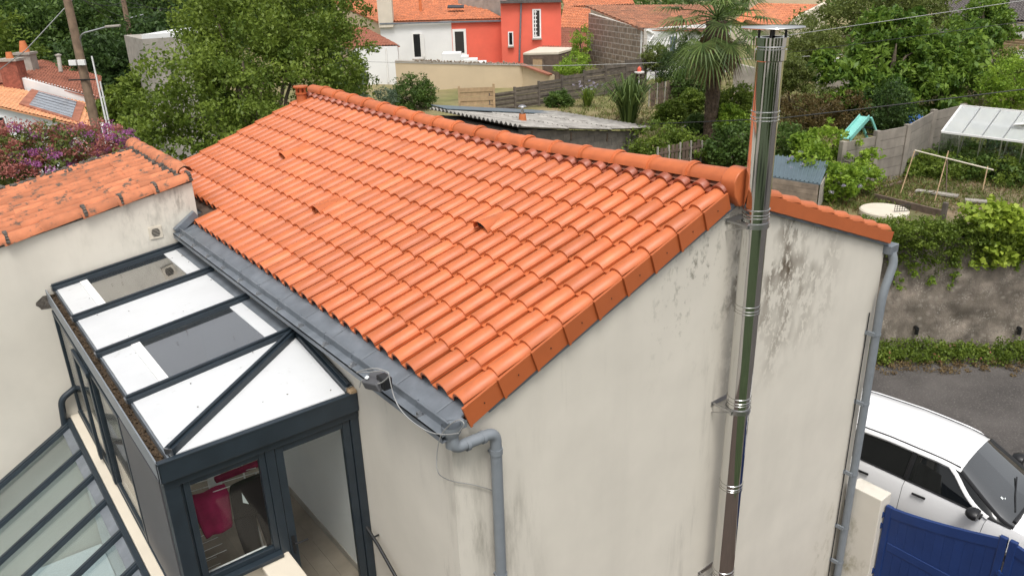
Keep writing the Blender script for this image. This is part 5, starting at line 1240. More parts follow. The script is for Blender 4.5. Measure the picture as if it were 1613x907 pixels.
def cable(label, P, r=.012, m='black_cable', sagv=.25):
    P = [np.array(p) for p in P]; out = []
    for a, b in zip(P[:-1], P[1:]):
        L = np.linalg.norm(b-a); out += [lin(a, b, t)-np.array([0, 0, sagv*L*.04*4*t*(1-t)]) for t in np.linspace(0, 1, 14, endpoint=False)]
    out.append(P[-1]); return MB().tube(out, r, 6).build('cable', m, label=label, cat='cable', group='overhead cables', smooth=True)
cable('thick black cable passing behind the flue across the right garden', [PD(700, 206, 34), PD(1225, 187, 21), PD(1700, 130, 18)], .016, sagv=.05)
cable('thin pale cable above the palm crown', [PD(1000, 60, 40), PD(1140, 70, 30), PD(1700, -12, 26)], .012, 'grey_cable', .05)
cable('upper thin cable crossing the walnut tree', [PD(1030, 108, 33), PD(1270, 80, 26), PD(1700, 22, 22)], .010, sagv=.05)
cable('thin cable in front of the white and red houses', [PD(420, 92, 36), PD(880, 104, 36), PD(1330, 86, 34)], .014, 'grey_cable', .08)
cable('grey cable running from the upper left corner to the brick chimney', [PD(125, -12, 31), PD(40, 80, 31), PD(-20, 124, 33)], .02, 'grey_cable', .04)
for k, (y0, y1) in enumerate(((0, 12), (14, 28), (22, 38), (8, 2))):
    cable('cable strung between the two wooden poles, %s' % ('topmost', 'second from top', 'third from top', 'crossing the others')[k], [att(ptp[2]-.5-.35*k, 0), (pb2[0], pb2[1], zat(200, y1, pb2))], .014, sagv=.5)
    cable('cable leading right from the far wooden pole, %s' % ('topmost', 'second', 'third', 'lowest')[k], [(pb2[0], pb2[1], zat(200, y1, pb2)), PD(420, 10+12*k, 50)], .014, sagv=.3)
# ------------------------------------------------------------------ right garden furniture
cf = thing('concrete_fence', 'weathered concrete plank fence with posts left of the greenhouse', 'fence', (15, 6, GZ))
foot = [PZ(1318, 306, GZ), PZ(1370, 294, GZ), PZ(1416.6, 282.7, GZ), PZ(1458, 252, GZ+.05), PZ(1505, 236, GZ+.1)]
topz = [zat(1320, 222, foot[0]), zat(1366, 205, foot[1]), zat(1413, 195, foot[2]), zat(1459, 172, foot[3]), zat(1503, 163, foot[4])]
for p, z in zip(foot, topz): MB().obox((p[0], p[1], (GZ-.2+z)/2), (.07, -.02, 0), (.02, .07, 0), (0, 0, (z-GZ+.2)/2)).build('post', 'cream', cf, bevel=.01).data.materials.__setitem__(0, MATS['concrete_plank'])
for (p, q), z in zip(zip(foot[:-1], foot[1:]), [min(a, b) for a, b in zip(topz[:-1], topz[1:])]):
    z0 = GZ-.1; n = 6
    for j in range(n):
        zz = z0+(z-.03-z0)*(j+.5)/n; MB().bar((p[0], p[1], zz), (q[0], q[1], zz), .045, (z-.03-z0)/n*.955).build('plank', 'concrete_plank', cf)
# greenhouse
gh = thing('greenhouse', 'aluminium glass greenhouse among vegetable beds at the right edge', 'greenhouse', (19, 5, GZ))
b0 = PZ(1472, 272, GZ); e0z = zat(1481.4, 208, b0); e0 = np.array([b0[0], b0[1], e0z]); e1 = PZ(1613, 224, e0z); dE = nrm(e1-e0); e1 = e0+dE*np.linalg.norm(e1-e0)*1.25
nE = np.array([-dE[1], dE[0], 0]); nE = nE if nE @ VIEW > 0 else -nE
def rid(px, py, h): return PZ(px, py, e0z+h)
rdg0 = None
for h in np.linspace(.1, 1.2, 40):
    q = rid(1512.3, 166.5, h)
    if (q-e0) @ nE > 1.15: continue
    rdg0 = q; hr_ = h; break
off0 = (rdg0-e0) @ dE; wR = (rdg0-e0) @ nE; r0 = e0+nE*wR+np.array([0, 0, hr_]); LE = np.linalg.norm(e1-e0); r1 = e1+nE*wR+np.array([0, 0, hr_])
f0, f1 = e0+nE*2*wR, e1+nE*2*wR
def gb(a, b, w_=.03, nm='frame_bar'): MB().bar(a, b, w_, w_).build(nm, 'white_paint' if w_ > .03 else 'steel_dull', gh)
dn = np.array([0, 0, GZ-.05-e0z])
for a, b in ((e0, e1), (r0, r1), (f0, f1)): gb(a, b, .05)
n = 5
for i in range(n+1):
    t = i/n; a, r, f_ = lin(e0, e1, t), lin(r0, r1, t), lin(f0, f1, t)
    gb(a, r, .045 if i == 0 else .025); gb(r, f_, .03 if i == 0 else .025); gb(a, a+dn, .025); gb(f_, f_+dn, .025)
for i in range(n):
    a, b = lin(e0, e1, (i+.03)/n), lin(e0, e1, (i+.97)/n); c, d_ = lin(r0, r1, (i+.03)/n), lin(r0, r1, (i+.97)/n); f_, g_ = lin(f0, f1, (i+.03)/n), lin(f0, f1, (i+.97)/n)
    def pane(*P): 
        N = nrm(np.cross(P[1]-P[0], P[2]-P[0])); MB().prism(P, tuple(N*.005)).build('pane', 'sky_white_pane' if abs(N[2]) > .3 else 'green_glass', gh)
    pane(a, b, d_, c); pane(c, d_, g_, f_); pane(a+dn, b+dn, b, a); pane(f_+dn, g_+dn, g_, f_)
pane(e0+dn, f0+dn, f0, e0); pane(e0, f0, r0)
for t in (.12, .32, .55): gb(lin(e0, e1, t)+nE*.5+dn, lin(e0, e1, t+.03)+nE*.6, .02)
MB().bar(lin(lin(e0, e1, .62), lin(r0, r1, .62), .5)+[0, 0, .04], lin(lin(e0, e1, .8), lin(r0, r1, .8), .5)+[0, 0, .12], .3, .02).build('roof_vent', 'white_paint', gh)
# small timber shed with blue metal roof
ts = thing('tool_shed', 'small timber shed with blue-grey ribbed metal roof right of the flue', 'shed', (13, 4, GZ))
k0 = PD(1212, 289, 19.5); k1 = PD(1292, 292, 18.6); k2 = PD(1303, 277, 19.8); k3 = PD(1214, 271, 20.8)
kz = k1[2]; P4 = [np.array([q[0], q[1], kz+(.0 if i < 2 else .22)]) for i, q in enumerate((k0, k1, k2, k3))]
MB().prism(P4, (0, 0, .03)).build('metal_roof', 'blue_sheet', ts)
for i in range(12):
    t = (i+.3)/12; MB().bar(lin(P4[0], P4[1], t)+[0, 0, .045], lin(P4[3], P4[2], t)+[0, 0, .045], .03, .03).build('roof_rib', 'blue_sheet', ts)
for j in range(7):
    z = GZ-.15+(kz-GZ+.15)*(j+.5)/7; hh = (kz-GZ+.15)/7*.96; MB().bar((*lin(P4[0], P4[1], .04)[:2], z), (*lin(P4[0], P4[1], .97)[:2], z), .03, hh).build('board', 'brown_block', ts)
    MB().bar((*lin(P4[1], P4[2], .06)[:2], z), (*lin(P4[1], P4[2], .95)[:2], z), .03, hh).build('board', 'render_grey', ts)
# pergola
pg = thing('pergola', 'unpainted timber pergola behind the walnut tree', 'pergola', (28, 9, GZ))
gp0 = PZ(1565, 150, GZ+.1); gt = zat(1582, 80, gp0)
for dx, dy in ((0, 0), (2.4, -1.2), (1.2, 2.4), (3.6, 1.2)):
    MB().box(gp0[0]+dx-.06, gp0[0]+dx+.06, gp0[1]+dy-.06, gp0[1]+dy+.06, GZ, gt).build('post', 'pale_wood', pg)
a = PD(1535, 78, 29); 
MB().bar((gp0[0]-1.2, gp0[1]+.6, gt+.06), (gp0[0]+3.4, gp0[1]-1.7, gt+.06), .08, .13).build('beam', 'pale_wood', pg); MB().bar((gp0[0], gp0[1]+2.4, gt+.06), (gp0[0]+4.4, gp0[1]+.5, gt+.06), .08, .13).build('beam', 'pale_wood', pg)
for i in range(6): q = np.array([gp0[0]-.9+i*.8, gp0[1]+.45-i*.4, gt+.16]); MB().bar(q-[.3, .6, 0], q+[1.3, 2.4, 0], .05, .09).build('rafter', 'pale_wood', pg)
MB().bar((gp0[0], gp0[1], gt-.45), (gp0[0]-.5, gp0[1]+.25, gt), .06, .06).bar((gp0[0], gp0[1], gt-.45), (gp0[0]+.5, gp0[1]-.25, gt), .06, .06).build('brace', 'pale_wood', pg)
MB().bar((gp0[0]-4.4, gp0[1]+2.2, GZ+.75), (gp0[0], gp0[1], GZ+.75), .05, .16).bar((gp0[0]-4.4, gp0[1]+2.2, GZ+.35), (gp0[0], gp0[1], GZ+.35), .05, .16).build('rail', 'pale_wood', pg)
# slide
sd_ = thing('garden_slide', 'turquoise plastic garden slide under the walnut tree', 'slide', (20, 9.5, GZ))
s0, s1 = PD(1362, 184, 25.2), PD(1331, 219, 24.6); s1[2] = max(s1[2], GZ+.1)
dS = nrm(s1-s0); sdv = nrm(np.cross(dS, (0, 0, 1)))
MB().obox((s0+s1)/2, (s1-s0)/2, sdv*.15, np.cross(sdv, dS)*.02).obox((s0+s1)/2+sdv*.15, (s1-s0)/2, sdv*.02, np.cross(sdv, dS)*.09).obox((s0+s1)/2-sdv*.15, (s1-s0)/2, sdv*.02, np.cross(sdv, dS)*.09).build('chute', 'turquoise', sd_, bevel=.02)
s2 = PD(1384, 205, 25.6)
for s in (-.2, .2): MB().bar(s0+sdv*s, np.array([s2[0], s2[1], GZ])+sdv*s, .07, .07).build('ladder_side', 'turquoise', sd_, bevel=.015)
for i in range(4): c = lin(s0, np.array([s2[0], s2[1], GZ]), .15+.22*i); MB().bar(c-sdv*.2, c+sdv*.2, .05, .04).build('rung', 'black_plastic', sd_)
tp = MB(); q = PZ(1452, 190, GZ+.5); tp.lathe([(0, .5), (.25, .42), (.36, .2), (.4, 0)], (q[0]+1.2, q[1]+.8, GZ), 9); tp.build('blue_tarpaulin', 'blue_tarp', label='crumpled blue tarpaulin behind the concrete fence', cat='tarpaulin', smooth=True)
# round white lid with wire grid, planks, canes
q = PZ(1393, 329, GZ+.18)
wb = thing('round_tub', 'round white tub lid lying on the garden edge', 'tub', (q[0], q[1], GZ)); MB().lathe([(0, .2), (.52, .2), (.55, .17), (.55, 0)], (q[0], q[1], GZ-.02), 30).build('lid', 'cream', wb, smooth=.5)
mb = MB()
for i in range(7): mb.tube([(q[0]-.12+i*.05, q[1]-.30-i*.035, GZ+.2), (q[0]-.12+i*.05, q[1]-.30-i*.035, GZ+.36)], .006, 5)
for i in range(4): mb.tube([(q[0]-.12, q[1]-.30, GZ+.21+i*.05), (q[0]+.18, q[1]-.51, GZ+.21+i*.05)], .006, 5)
mb.build('wire_grid', label='small dark wire grid standing on the round tub', cat='grid', m='black_plastic')
def plank(label, pa, pb_, w_, m, z=.04, h_=.05):
    a, b = PZ(*pa, GZ+z), PZ(*pb_, GZ+z); return MB().bar(a, b, w_, h_).build('plank', m, label=label, cat='plank', bevel=.005)
plank('pale grey board lying on the vegetable bed, the left one', (1443, 300), (1509, 309), .22, 'render_grey', .1)
plank('pale grey board lying on the vegetable bed, the right one', (1520, 315), (1560, 318), .2, 'render_grey', .1)
plank('dark edging board behind the round tub', (1378, 312), (1490, 340), .06, 'brown_wood', .1, .22)
plank('rotting log edging at the foot of the concrete fence', (1380, 300), (1422, 288), .1, 'brown_wood', .06, .14)
def cane(label, pa, pb_, r=.014, m='pale_wood'):
    a = PZ(*pa, GZ-.05); dpt = (a-CAM) @ CF; b = PD(*pb_, dpt); return MB().tube([a, b], r, 7).build('cane', m, label=label, cat='cane', group='bean canes')
cane('pale garden cane leaning at the left end of the canes', (1416, 312), (1441, 237)); cane('pale garden cane second from the left', (1470, 325), (1494, 238)); cane('pale cane in front of the greenhouse, right of the others', (1545, 312), (1556, 262)); cane('thin dark stake between the leaning canes', (1490, 312), (1492, 250), .016, 'brown_wood')
a, b = PZ(1441, 237, GZ+1.15), PZ(1565, 268, GZ+.95); MB().tube([a, b], .018, 7).build('cane', 'cream', label='long pale horizontal cane tied across the bean canes', cat='cane')
q = PZ(1482, 362, GZ-.02); MB().box(q[0]-.05, q[0]+.05, q[1]-.05, q[1]+.05, GZ-.5, GZ+.62).build('wooden_stake', 'grey_wood', label='grey wooden stake standing at the top of the retaining wall', cat='stake', bevel=.01)
struct(MB().quad(*[(*PZ(x, y, GZ)[:2], GZ+.045) for x, y in ((1400, 350), (1700, 372), (1700, 285), (1440, 275))]), 'vegetable_bed', 'soil')
struct(MB().quad(*[(*PZ(x, y, GZ+.15)[:2], GZ+.21) for x, y in ((1058, 212), (1076, 210), (1172, 155), (1160, 153))]), 'garden_path', 'joint')
bb = thing('bird_feeder', 'white garden bird table with red top by the slat fence', 'bird table', (*PZ(1006, 142, GZ+.3)[:2], GZ+.3))
q = np.array(bb['org']); MB().tube([q, q+[0, 0, .8]], .03, 8).lathe([(.25, .8), (.25, .86), (0, .86)], q, 12).build('stand', 'white_paint', bb); MB().lathe([(.1, .86), (.1, 1.0), (0, 1.1)], q, 10).build('top', 'red_paint', bb)
# ------------------------------------------------------------------ trees and plants
def B(px, py, d, rx, ry=None, rz_=None):
    return (PD(px, py, d), (rx, ry or rx, rz_ or rx*.8))
def gnd(p, z): return (float(p[0]), float(p[1]), z)
# big tree left of centre
c0 = PD(390, 150, 19)
tree('broadleaf_tree', 'large bright green tree behind the left part of the roof', gnd(c0, 0), (c0[0], c0[1], 6.6),
     [B(368, 55, 20, 1.45), B(430, 40, 21, 2.0), B(268, 178, 19, .95), B(330, 160, 19, 1.7), B(430, 130, 20, 1.9), B(510, 90, 21, 1.5), B(290, 215, 18, 1.2), B(390, 215, 18, 1.4), B(500, -10, 22, 1.6), B(380, -30, 22, 2.0), B(232, 200, 18.5, .55), B(520, 140, 21, 1.0), B(318, 120, 20, .8)],
     'leaf_mid', 'bark', 11, 760, 80, .36, .105, .2, up=.5)
# woodland on the left skyline
specs = [(20, 40, 50, 4.5, 'leaf_dark'), (110, 30, 54, 5, 'leaf_deep'), (-40, 70, 46, 4, 'leaf_mid'), (180, 90, 44, 3.2, 'leaf_deep'), (165, 20, 56, 4.5, 'leaf_dark'), (250, 20, 60, 5, 'leaf_deep'), (60, 5, 62, 6, 'leaf_dark'), (340, -10, 64, 6, 'leaf_deep'), (205, 150, 36, 1.7, 'leaf_mid'), (450, -20, 66, 6, 'leaf_dark'), (300, 100, 48, 4, 'leaf_deep'), (-30, 10, 60, 6, 'leaf_mid'), (560, -8, 70, 4, 'leaf_deep')]
lab = ['pale green tree behind the brick chimney', 'dark tree behind the wooden pole', 'light green tree at the far left edge', 'dark tree below the street lamp', 'tall dark tree between the two poles', 'deep green tree behind the grey building', 'tall tree at the top left skyline', 'dark tree behind the top of the big tree', 'green shrubby tree right of the thin masts', 'dark tree at the top behind the big tree, left of the white house', 'deep green tree between grey building and big tree', 'tall light tree at the top left corner', 'dark treetop left of the orange roof']
for i, ((px, py, d, r_, m_), lb_) in enumerate(zip(specs, lab)):
    c = PD(px, py, d); rg = random.Random(i)
    bl = [(c+np.array([rg.uniform(-.5, .5)*r_, rg.uniform(-.5, .5)*r_, rg.uniform(-.6, .4)*r_]), (r_*.62, r_*.62, r_*.55)) for _ in range(5)]+[(np.array([c[0], c[1], c[2]-r_*.9]), (r_*.8, r_*.8, r_*.6))]
    tree('woodland_tree', lb_, gnd(c, 0), (c[0], c[1], max(c[2]-r_*.3, 2)), bl, m_, 'bark', 40+i, 330, 34, r_*.17, .26, .25, group='woodland trees on the left skyline', limbs=5, up=.5)
struct_hill = None
wd = foliage('distant_woodland', [((PD(px, 30, 85)), (9, 9, 6)) for px in range(-100, 760, 70)], 1300, 22, 1.6, .55, 'leaf_deep', None, 99, kind='stuff'); tag(wd, 'dark band of distant woodland along the top left', 'woodland')
wd2 = foliage('distant_woodland', [((PD(px, 10, 90)), (8, 8, 4)) for px in range(760, 1750, 80)], 900, 22, 1.6, .55, 'leaf_dark', None, 98, kind='stuff'); tag(wd2, 'band of distant trees along the top right', 'woodland')
# crepe myrtle
c0 = PD(90, 270, 15.5)
t = tree('crepe_myrtle', 'flowering purple and pink crepe myrtle behind the old tiled roof', gnd(c0, 0), (c0[0], c0[1], 5.2), [B(20, 262, 15, .9), B(90, 255, 15.5, .9), B(150, 240, 16, .7), B(-30, 275, 14.5, .8), B(60, 290, 15, 1.0)], 'leaf_olive', 'bark', 21, 220, 45, .22, .075, .1, up=.4)
foliage('blossom', [B(15, 238, 15, .85, .85, .45), B(85, 238, 15.5, .8, .8, .4), B(150, 225, 16, .6, .6, .35), B(40, 270, 14.8, .7, .7, .4), B(175, 222, 16, .4, .4, .3)], 95, 80, .14, .045, 'flower_purple', t, 22, shell=.8, kind='stuff')
foliage('faded_blossom', [B(25, 232, 15.2, .9, .9, .45), B(90, 236, 15.6, .9, .9, .4), B(150, 226, 16, .7, .7, .4), B(10, 290, 14.6, .7)], 190, 80, .17, .05, 'flower_pink', t, 23, shell=.8, kind='stuff')
# bushes near the white and beige houses
c = PD(652, 150, 34); tree('round_bush', 'round green bush in front of the beige outbuilding', gnd(c, GZ-.4), (c[0], c[1], c[2]+.4), [(c, (.95, .95, .85)), (c+CR*.4, (.6, .6, .6)), (c-CR*.4-CU*.3, (.6, .6, .5))], 'leaf_dark', 'bark', 31, 220, 40, .2, .09, .07, 'bush', up=.5)
c = PD(545, 120, 33); tree('grey_green_bush', 'grey-green leafy tree edge beside the small white building', gnd(c, 0), (c[0], c[1], c[2]+.4), [(c, (.8, .8, 1.3)), (c-CU*1.2, (.7, .7, .6)), (PD(560, 155, 32), (.6, .6, .4))], 'leaf_grey', 'bark', 32, 220, 34, .25, .10, .08, 'bush')
c = PD(606, 158, 32); tree('flower_bush', 'loose bush with pale flowers left of the round bush', gnd(c, GZ-.6), (c[0], c[1], c[2]+.2), [(c, (.55, .55, .5))], 'leaf_grey', 'bark', 33, 70, 30, .2, .07, .03, 'bush', limbs=4)
c = PD(915, 72, 40); tree('climber', 'green climber on the corner of the block house', gnd(c, GZ), (c[0], c[1], c[2]+.8), [(c, (.5, .5, .9)), (PD(908, 100, 38.5), (.7, .7, .5)), (PD(895, 108, 37), (.6, .6, .3))], 'leaf_bright', 'bark', 34, 160, 34, .2, .10, .04, 'climber', limbs=4)
for lb_, px, py, d, r_, m_, s in (('rusty leaved shrub in front of the white wall', 1036, 90, 37.5, .75, 'leaf_olive', 35), ('dark shrub between the rusty shrub and the palm', 1078, 95, 35, 1.0, 'leaf_deep', 36), ('leafy shrub left of the palm trunk', 1085, 130, 33, .8, 'leaf_dark', 37),
    ('green shrub right of the palm trunk', 1160, 160, 28, .7, 'leaf_mid', 38), ('shrub under the palm along the path', 1090, 160, 31, .5, 'leaf_mid', 39), ('dense low shrub between shed and batten fence', 1040, 228, 24.5, 1.0, 'leaf_mid', 40), ('low green shrub right of the dense one', 1085, 235, 24, .6, 'leaf_mid', 41),
    ('shrub behind the flue by the batten fence', 1158, 225, 23, .75, 'leaf_dark', 42), ('hydrangea bush with faded heads right of the flue', 1250, 115, 33, .9, 'leaf_olive', 43), ('bright shrub behind the hydrangea', 1270, 60, 40, 1.4, 'leaf_olive', 44), ('low shrub left of the slide', 1290, 165, 29, .8, 'leaf_olive', 45),
    ('dark shrub under the walnut tree', 1395, 170, 27.5, 1.0, 'leaf_deep', 46), ('small shrub beside the white panel wall', 1225, 100, 34, .7, 'leaf_mid', 47), ('bright shrub at the right edge beyond the greenhouse', 1595, 130, 27, 1.0, 'leaf_bright', 48), ('leafy shrub right of the pergola post', 1600, 105, 31, .9, 'leaf_mid', 49), ('dark shrub under the pergola', 1520, 110, 33, 1.3, 'leaf_deep', 50), ('leafy clump at the foot of the slat fence, left of the agapanthus', 880, 160, 34, .55, 'leaf_dark', 52), ('green shrub right of the spiky flax plant', 1058, 178, 29.5, .55, 'leaf_mid', 53), ('shrub at the foot of the palm trunk, on its left', 1100, 195, 28, .45, 'leaf_dark', 54), ('shrub beside the garden path, right of the palm trunk', 1150, 190, 26.5, .6, 'leaf_bright', 55), ('low dark shrub behind the tool shed', 1235, 225, 24, .8, 'leaf_dark', 56)):
    c = PD(px, py, d); tree('shrub', lb_, gnd(c, GZ), (c[0], c[1], c[2]+r_*.4), [(c, (r_, r_, r_*.85)), (c+CR*r_*.5-CU*r_*.3, (r_*.6,)*3), (c-CR*r_*.5-CU*r_*.4, (r_*.6,)*3)], m_, 'bark', s, 170, 34, r_*.27, .10, .04, 'shrub', limbs=5, up=.45)
# brown hedge
c = PD(1285, 180, 27.5); tree('brown_hedge', 'half dead brown hedge right of the flue', gnd(c, GZ), (c[0], c[1], c[2]+.2), [(PD(x, 178+(x-1285)*-.08, 27.5), (.7, .7, .65)) for x in (1235, 1262, 1290, 1318, 1342)], 'leaf_red', 'bark', 51, 220, 34, .2, .08, .05, 'hedge', up=.2)
# walnut tree
c0 = PD(1400, 150, 29.5)
tree('walnut_tree', 'broad glossy green walnut tree in the middle of the right garden', gnd(c0, GZ), (c0[0], c0[1], 5.6), [B(1420, 60, 30, 1.2), B(1390, 95, 29.5, 1.3), B(1450, 100, 30, 1.5), B(1340, 130, 29, 1.1), B(1505, 85, 30.5, 1.1), B(1390, 150, 29, 1.2), B(1460, 150, 29, 1.2), B(1310, 100, 29.5, .6), B(1540, 60, 31, .7), B(1380, 40, 30, .7), B(1330, 160, 28.5, .8), B(1510, 125, 29.5, .8)],
     'leaf_walnut', 'bark', 61, 480, 40, .36, .27, .16, asp=.40, droop=.5, up=.5)
c0 = PD(1370, 30, 42); tree('background_tree', 'dark olive tree behind the walnut tree', gnd(c0, GZ), (c0[0], c0[1], c0[2]-.5), [B(1320, 40, 42, 2.0), B(1390, 15, 43, 2.4), B(1450, 20, 43, 1.6), B(1290, 75, 40, 1.4)], 'leaf_olive', 'bark', 62, 380, 40, .45, .18, .2)
c0 = PD(1545, 40, 37); tree('background_tree', 'bright green tree in front of the dark roof', gnd(c0, GZ), (c0[0], c0[1], c0[2]+.8), [B(1545, 35, 37, 1.3), B(1530, 70, 36, 1.1), B(1575, 60, 37, .9), B(1555, 10, 37.5, .8)], 'leaf_walnut', 'bark', 63, 300, 40, .32, .16, .15)
c0 = PD(1310, 255, 20.5); tree('fig_shrub', 'bright leafy shrub in front of the concrete fence', gnd(c0, GZ-.05), (c0[0], c0[1], c0[2]+.6), [B(1300, 220, 20.5, .55), B(1340, 245, 20.5, .55), B(1280, 255, 20, .5), B(1320, 285, 19.5, .55), B(1360, 275, 20, .4), B(1270, 225, 20.5, .35)], 'leaf_bright', 'bark', 64, 200, 32, .18, .11, .05, 'shrub')
foliage('lilac_flowers', [B(1262, 258, 19.8, .35), B(1330, 285, 19, .4)], 14, 40, .07, .03, 'flower_lilac', bpy.data.objects['fig_shrub'], 65, shell=.8, kind='stuff')
# palm
def palm():
    b = PZ(1117, 222, GZ+.12); b = gnd(b, GZ+.1); zc_ = zat(1130, 28, b); t = thing('palm_tree', 'fan palm with shaggy trunk left of the flue', 'palm', b); rg = random.Random(4)
    mb = MB(); P = []; R_ = []
    for i in range(13): k = i/12; P.append((b[0]+.05*math.sin(k*3), b[1], b[2]-.1+(zc_-b[2])*k)); R_.append(.20+.05*k+.02*(i % 2)+(.09 if k > .75 else 0))
    mb.tube(P, R_, 14); rng = np.random.default_rng(3)
    for i in range(420):
        k = rng.random(); a = rng.random()*2*math.pi; r = .21+.05*k+(.08 if k > .75 else 0); c = np.array([b[0]+r*math.cos(a), b[1]+r*math.sin(a), b[2]+(zc_-b[2])*k]); o_ = np.array([math.cos(a), math.sin(a), 0])
        mb.obox(c, o_*.02+np.array([0, 0, .05]), np.cross(o_, (0, 0, 1))*.025, o_*.008)
    mb.build('trunk', 'palm_bark', t, smooth=.6)
    def frond(az, el, L, R0, m, dry=False):
        o_ = np.array([math.cos(az), math.sin(az), 0]); s = np.array([b[0], b[1], zc_]); mb = MB(); up_ = np.array([0, 0, 1.])
        d0 = o_*math.cos(el)+up_*math.sin(el); tip = s+d0*L-np.array([0, 0, .12*L*L]); mb.tube([s, lin(s, tip, .5)+np.array([0, 0, .06*L]), tip], [.022, .016, .012], 5)
        dd = nrm(tip-lin(s, tip, .6)-np.array([0, 0, .1])); sd2 = nrm(np.cross(dd, up_)); nn = np.cross(sd2, dd); n = 26
        for i in range(n):
            a = (i/(n-1)-.5)*math.radians(250); ll = R0*(.75+.3*math.cos(a*.8))*rg.uniform(.85, 1.1); q = nrm(dd*math.cos(a)+sd2*math.sin(a)+nn*.12); w_ = np.cross(q, nn); w_ = nrm(w_)*.026
            p0, p1 = tip, tip+q*ll*.55; p2 = p1+q*ll*.42-np.array([0, 0, ll*(.30 if not dry else .38)])
            mb.add([p0-w_*.3, p0+w_*.3, p1+w_, p1-w_, p2], [(0, 1, 2, 3), (3, 2, 4)])
        return mb.build('frond' if not dry else 'dry_frond', m, t)
    for i in range(34):
        az = i*2.399+rg.uniform(-.2, .2); k = i/34; el = math.radians(70-118*k); o = frond(az, el, rg.uniform(1.1, 1.6), rg.uniform(.95, 1.2), 'leaf_palm')
        a = o.data.attributes.new('rnd', 'FLOAT', 'FACE'); a.data.foreach_set('value', [rg.random() for _ in range(len(o.data.polygons))])
    for i in range(16):
        az = i*2.399*1.7; el = math.radians(-58-20*rg.random()); o = frond(az, el, rg.uniform(.7, 1.1), .85, 'leaf_palm_dry', True)
        a = o.data.attributes.new('rnd', 'FLOAT', 'FACE'); a.data.foreach_set('value', [rg.random() for _ in range(len(o.data.polygons))])
palm()
def blades(name, label, p, n, L, w_, m, seed, cat='plant', lean_=.9):
    t = thing(name, label, cat, p); rg = random.Random(seed); mb = MB(); nf = 0
    for i in range(n):
        a = rg.random()*2*math.pi; e = rg.uniform(.15, 1)*lean_; ll = L*rg.uniform(.6, 1.1); o_ = np.array([math.cos(a), math.sin(a), 0]); s = np.array(p)+o_*rg.random()*.25*L*.5; sd2 = np.cross(o_, (0, 0, 1))*w_
        P = [s, s+o_*ll*.25*e+np.array([0, 0, ll*.5]), s+o_*ll*.6*e+np.array([0, 0, ll*.85-.1*e*ll]), s+o_*ll*.95*e+np.array([0, 0, ll*(.95-.45*e)])]
        V = []; 
        for k, q in enumerate(P): V += [q-sd2*(1, .9, .6, .05)[k], q+sd2*(1, .9, .6, .05)[k]]
        mb.add(V, [(0, 1, 3, 2), (2, 3, 5, 4), (4, 5, 7, 6)])
    o = mb.build('leaf_blades', m, t, kind='stuff'); a = o.data.attributes.new('rnd', 'FLOAT', 'FACE'); a.data.foreach_set('value', [rg.random() for _ in range(len(o.data.polygons))]); return t
p = PZ(990, 192, GZ+.25); blades('flax_plant', 'large spiky flax plant above the shed roof', gnd(p, GZ+.2), 210, 2.0, .035, 'leaf_palm', 5)
p = PZ(925, 168, GZ+.25); t = blades('agapanthus', 'agapanthus clump with lilac flowers left of the flax', gnd(p, GZ+.2), 120, 1.0, .02, 'leaf_mid', 6)
foliage('flower_heads', [(np.array(gnd(p, GZ+1.15)), (.6, .6, .15))], 16, 30, .08, .035, 'flower_lilac', t, 66, shell=.3, kind='stuff')
p = PZ(1042, 140, GZ+.3); t = blades('agapanthus', 'clump with white flowers before the rusty shrub', gnd(p, GZ+.25), 120, .9, .02, 'leaf_mid', 7); foliage('flower_heads', [(np.array(gnd(p, GZ+1.1)), (.7, .7, .2))], 20, 30, .08, .035, 'flower_lilac', t, 67, shell=.3, kind='stuff')
# ivy over the retaining wall head, vine, weeds at the wall foot, vegetables
def W_(px, py): return vpl(px, py, (10.97, 3.34), (13.13, 1.43))
iv = foliage('ivy', [(W_(x, 366+8*math.sin(x))+np.array([.02, .03, 0]), (.42, .42, .26)) for x in range(1335, 1720, 14)]+[(W_(x, y), (.22, .22, .25)) for x, y in ((1395, 390), (1412, 402), (1430, 396), (1440, 412), (1470, 400), (1480, 395), (1500, 405), (1515, 392), (1470, 422), (1550, 395), (1590, 390), (1625, 395))], 1100, 26, .13, .06, 'leaf_mid', None, 71, kind='stuff'); tag(iv, 'ivy and creepers covering the top of the retaining wall', 'ivy')
iv = foliage('creeper', [(W_(x, y)-np.array([.03, .04, 0]), (.10, .10, r_)) for x, y, r_ in ((1505, 400, .18), (1503, 425, .17), (1500, 448, .13), (1440, 420, .2), (1405, 425, .2), (1465, 440, .14), (1418, 445, .12), (1560, 410, .2), (1598, 415, .2))], 120, 12, .08, .06, 'leaf_bright', None, 72, kind='stuff'); tag(iv, 'thin green creeper trailing down the retaining wall', 'creeper')
vn = thing('grape_vine', 'bright yellow-green grape vine hanging over the wall at the right edge', 'vine', gnd(W_(1580, 380)+np.array([.3, .3, 0]), GZ))
MB().tube(wire([np.array(vn['org']), W_(1570, 352)+[0, 0, .1], W_(1540, 345), W_(1600, 345)], .02), .02, 6).build('stem', 'bark', vn)
foliage('leaves', [(W_(x, y)-np.array([.06, .08, 0]), (r_, r_, r_*.8)) for x, y, r_ in ((1530, 335, .2), (1545, 350, .25), (1575, 345, .28), (1600, 360, .3), (1560, 385, .25), (1600, 395, .25), (1575, 405, .2), (1540, 410, .14), (1625, 380, .3), (1590, 330, .2), (1560, 322, .15))], 240, 9, .16, .125, 'leaf_vine', vn, 73, asp=.85, up=.3)
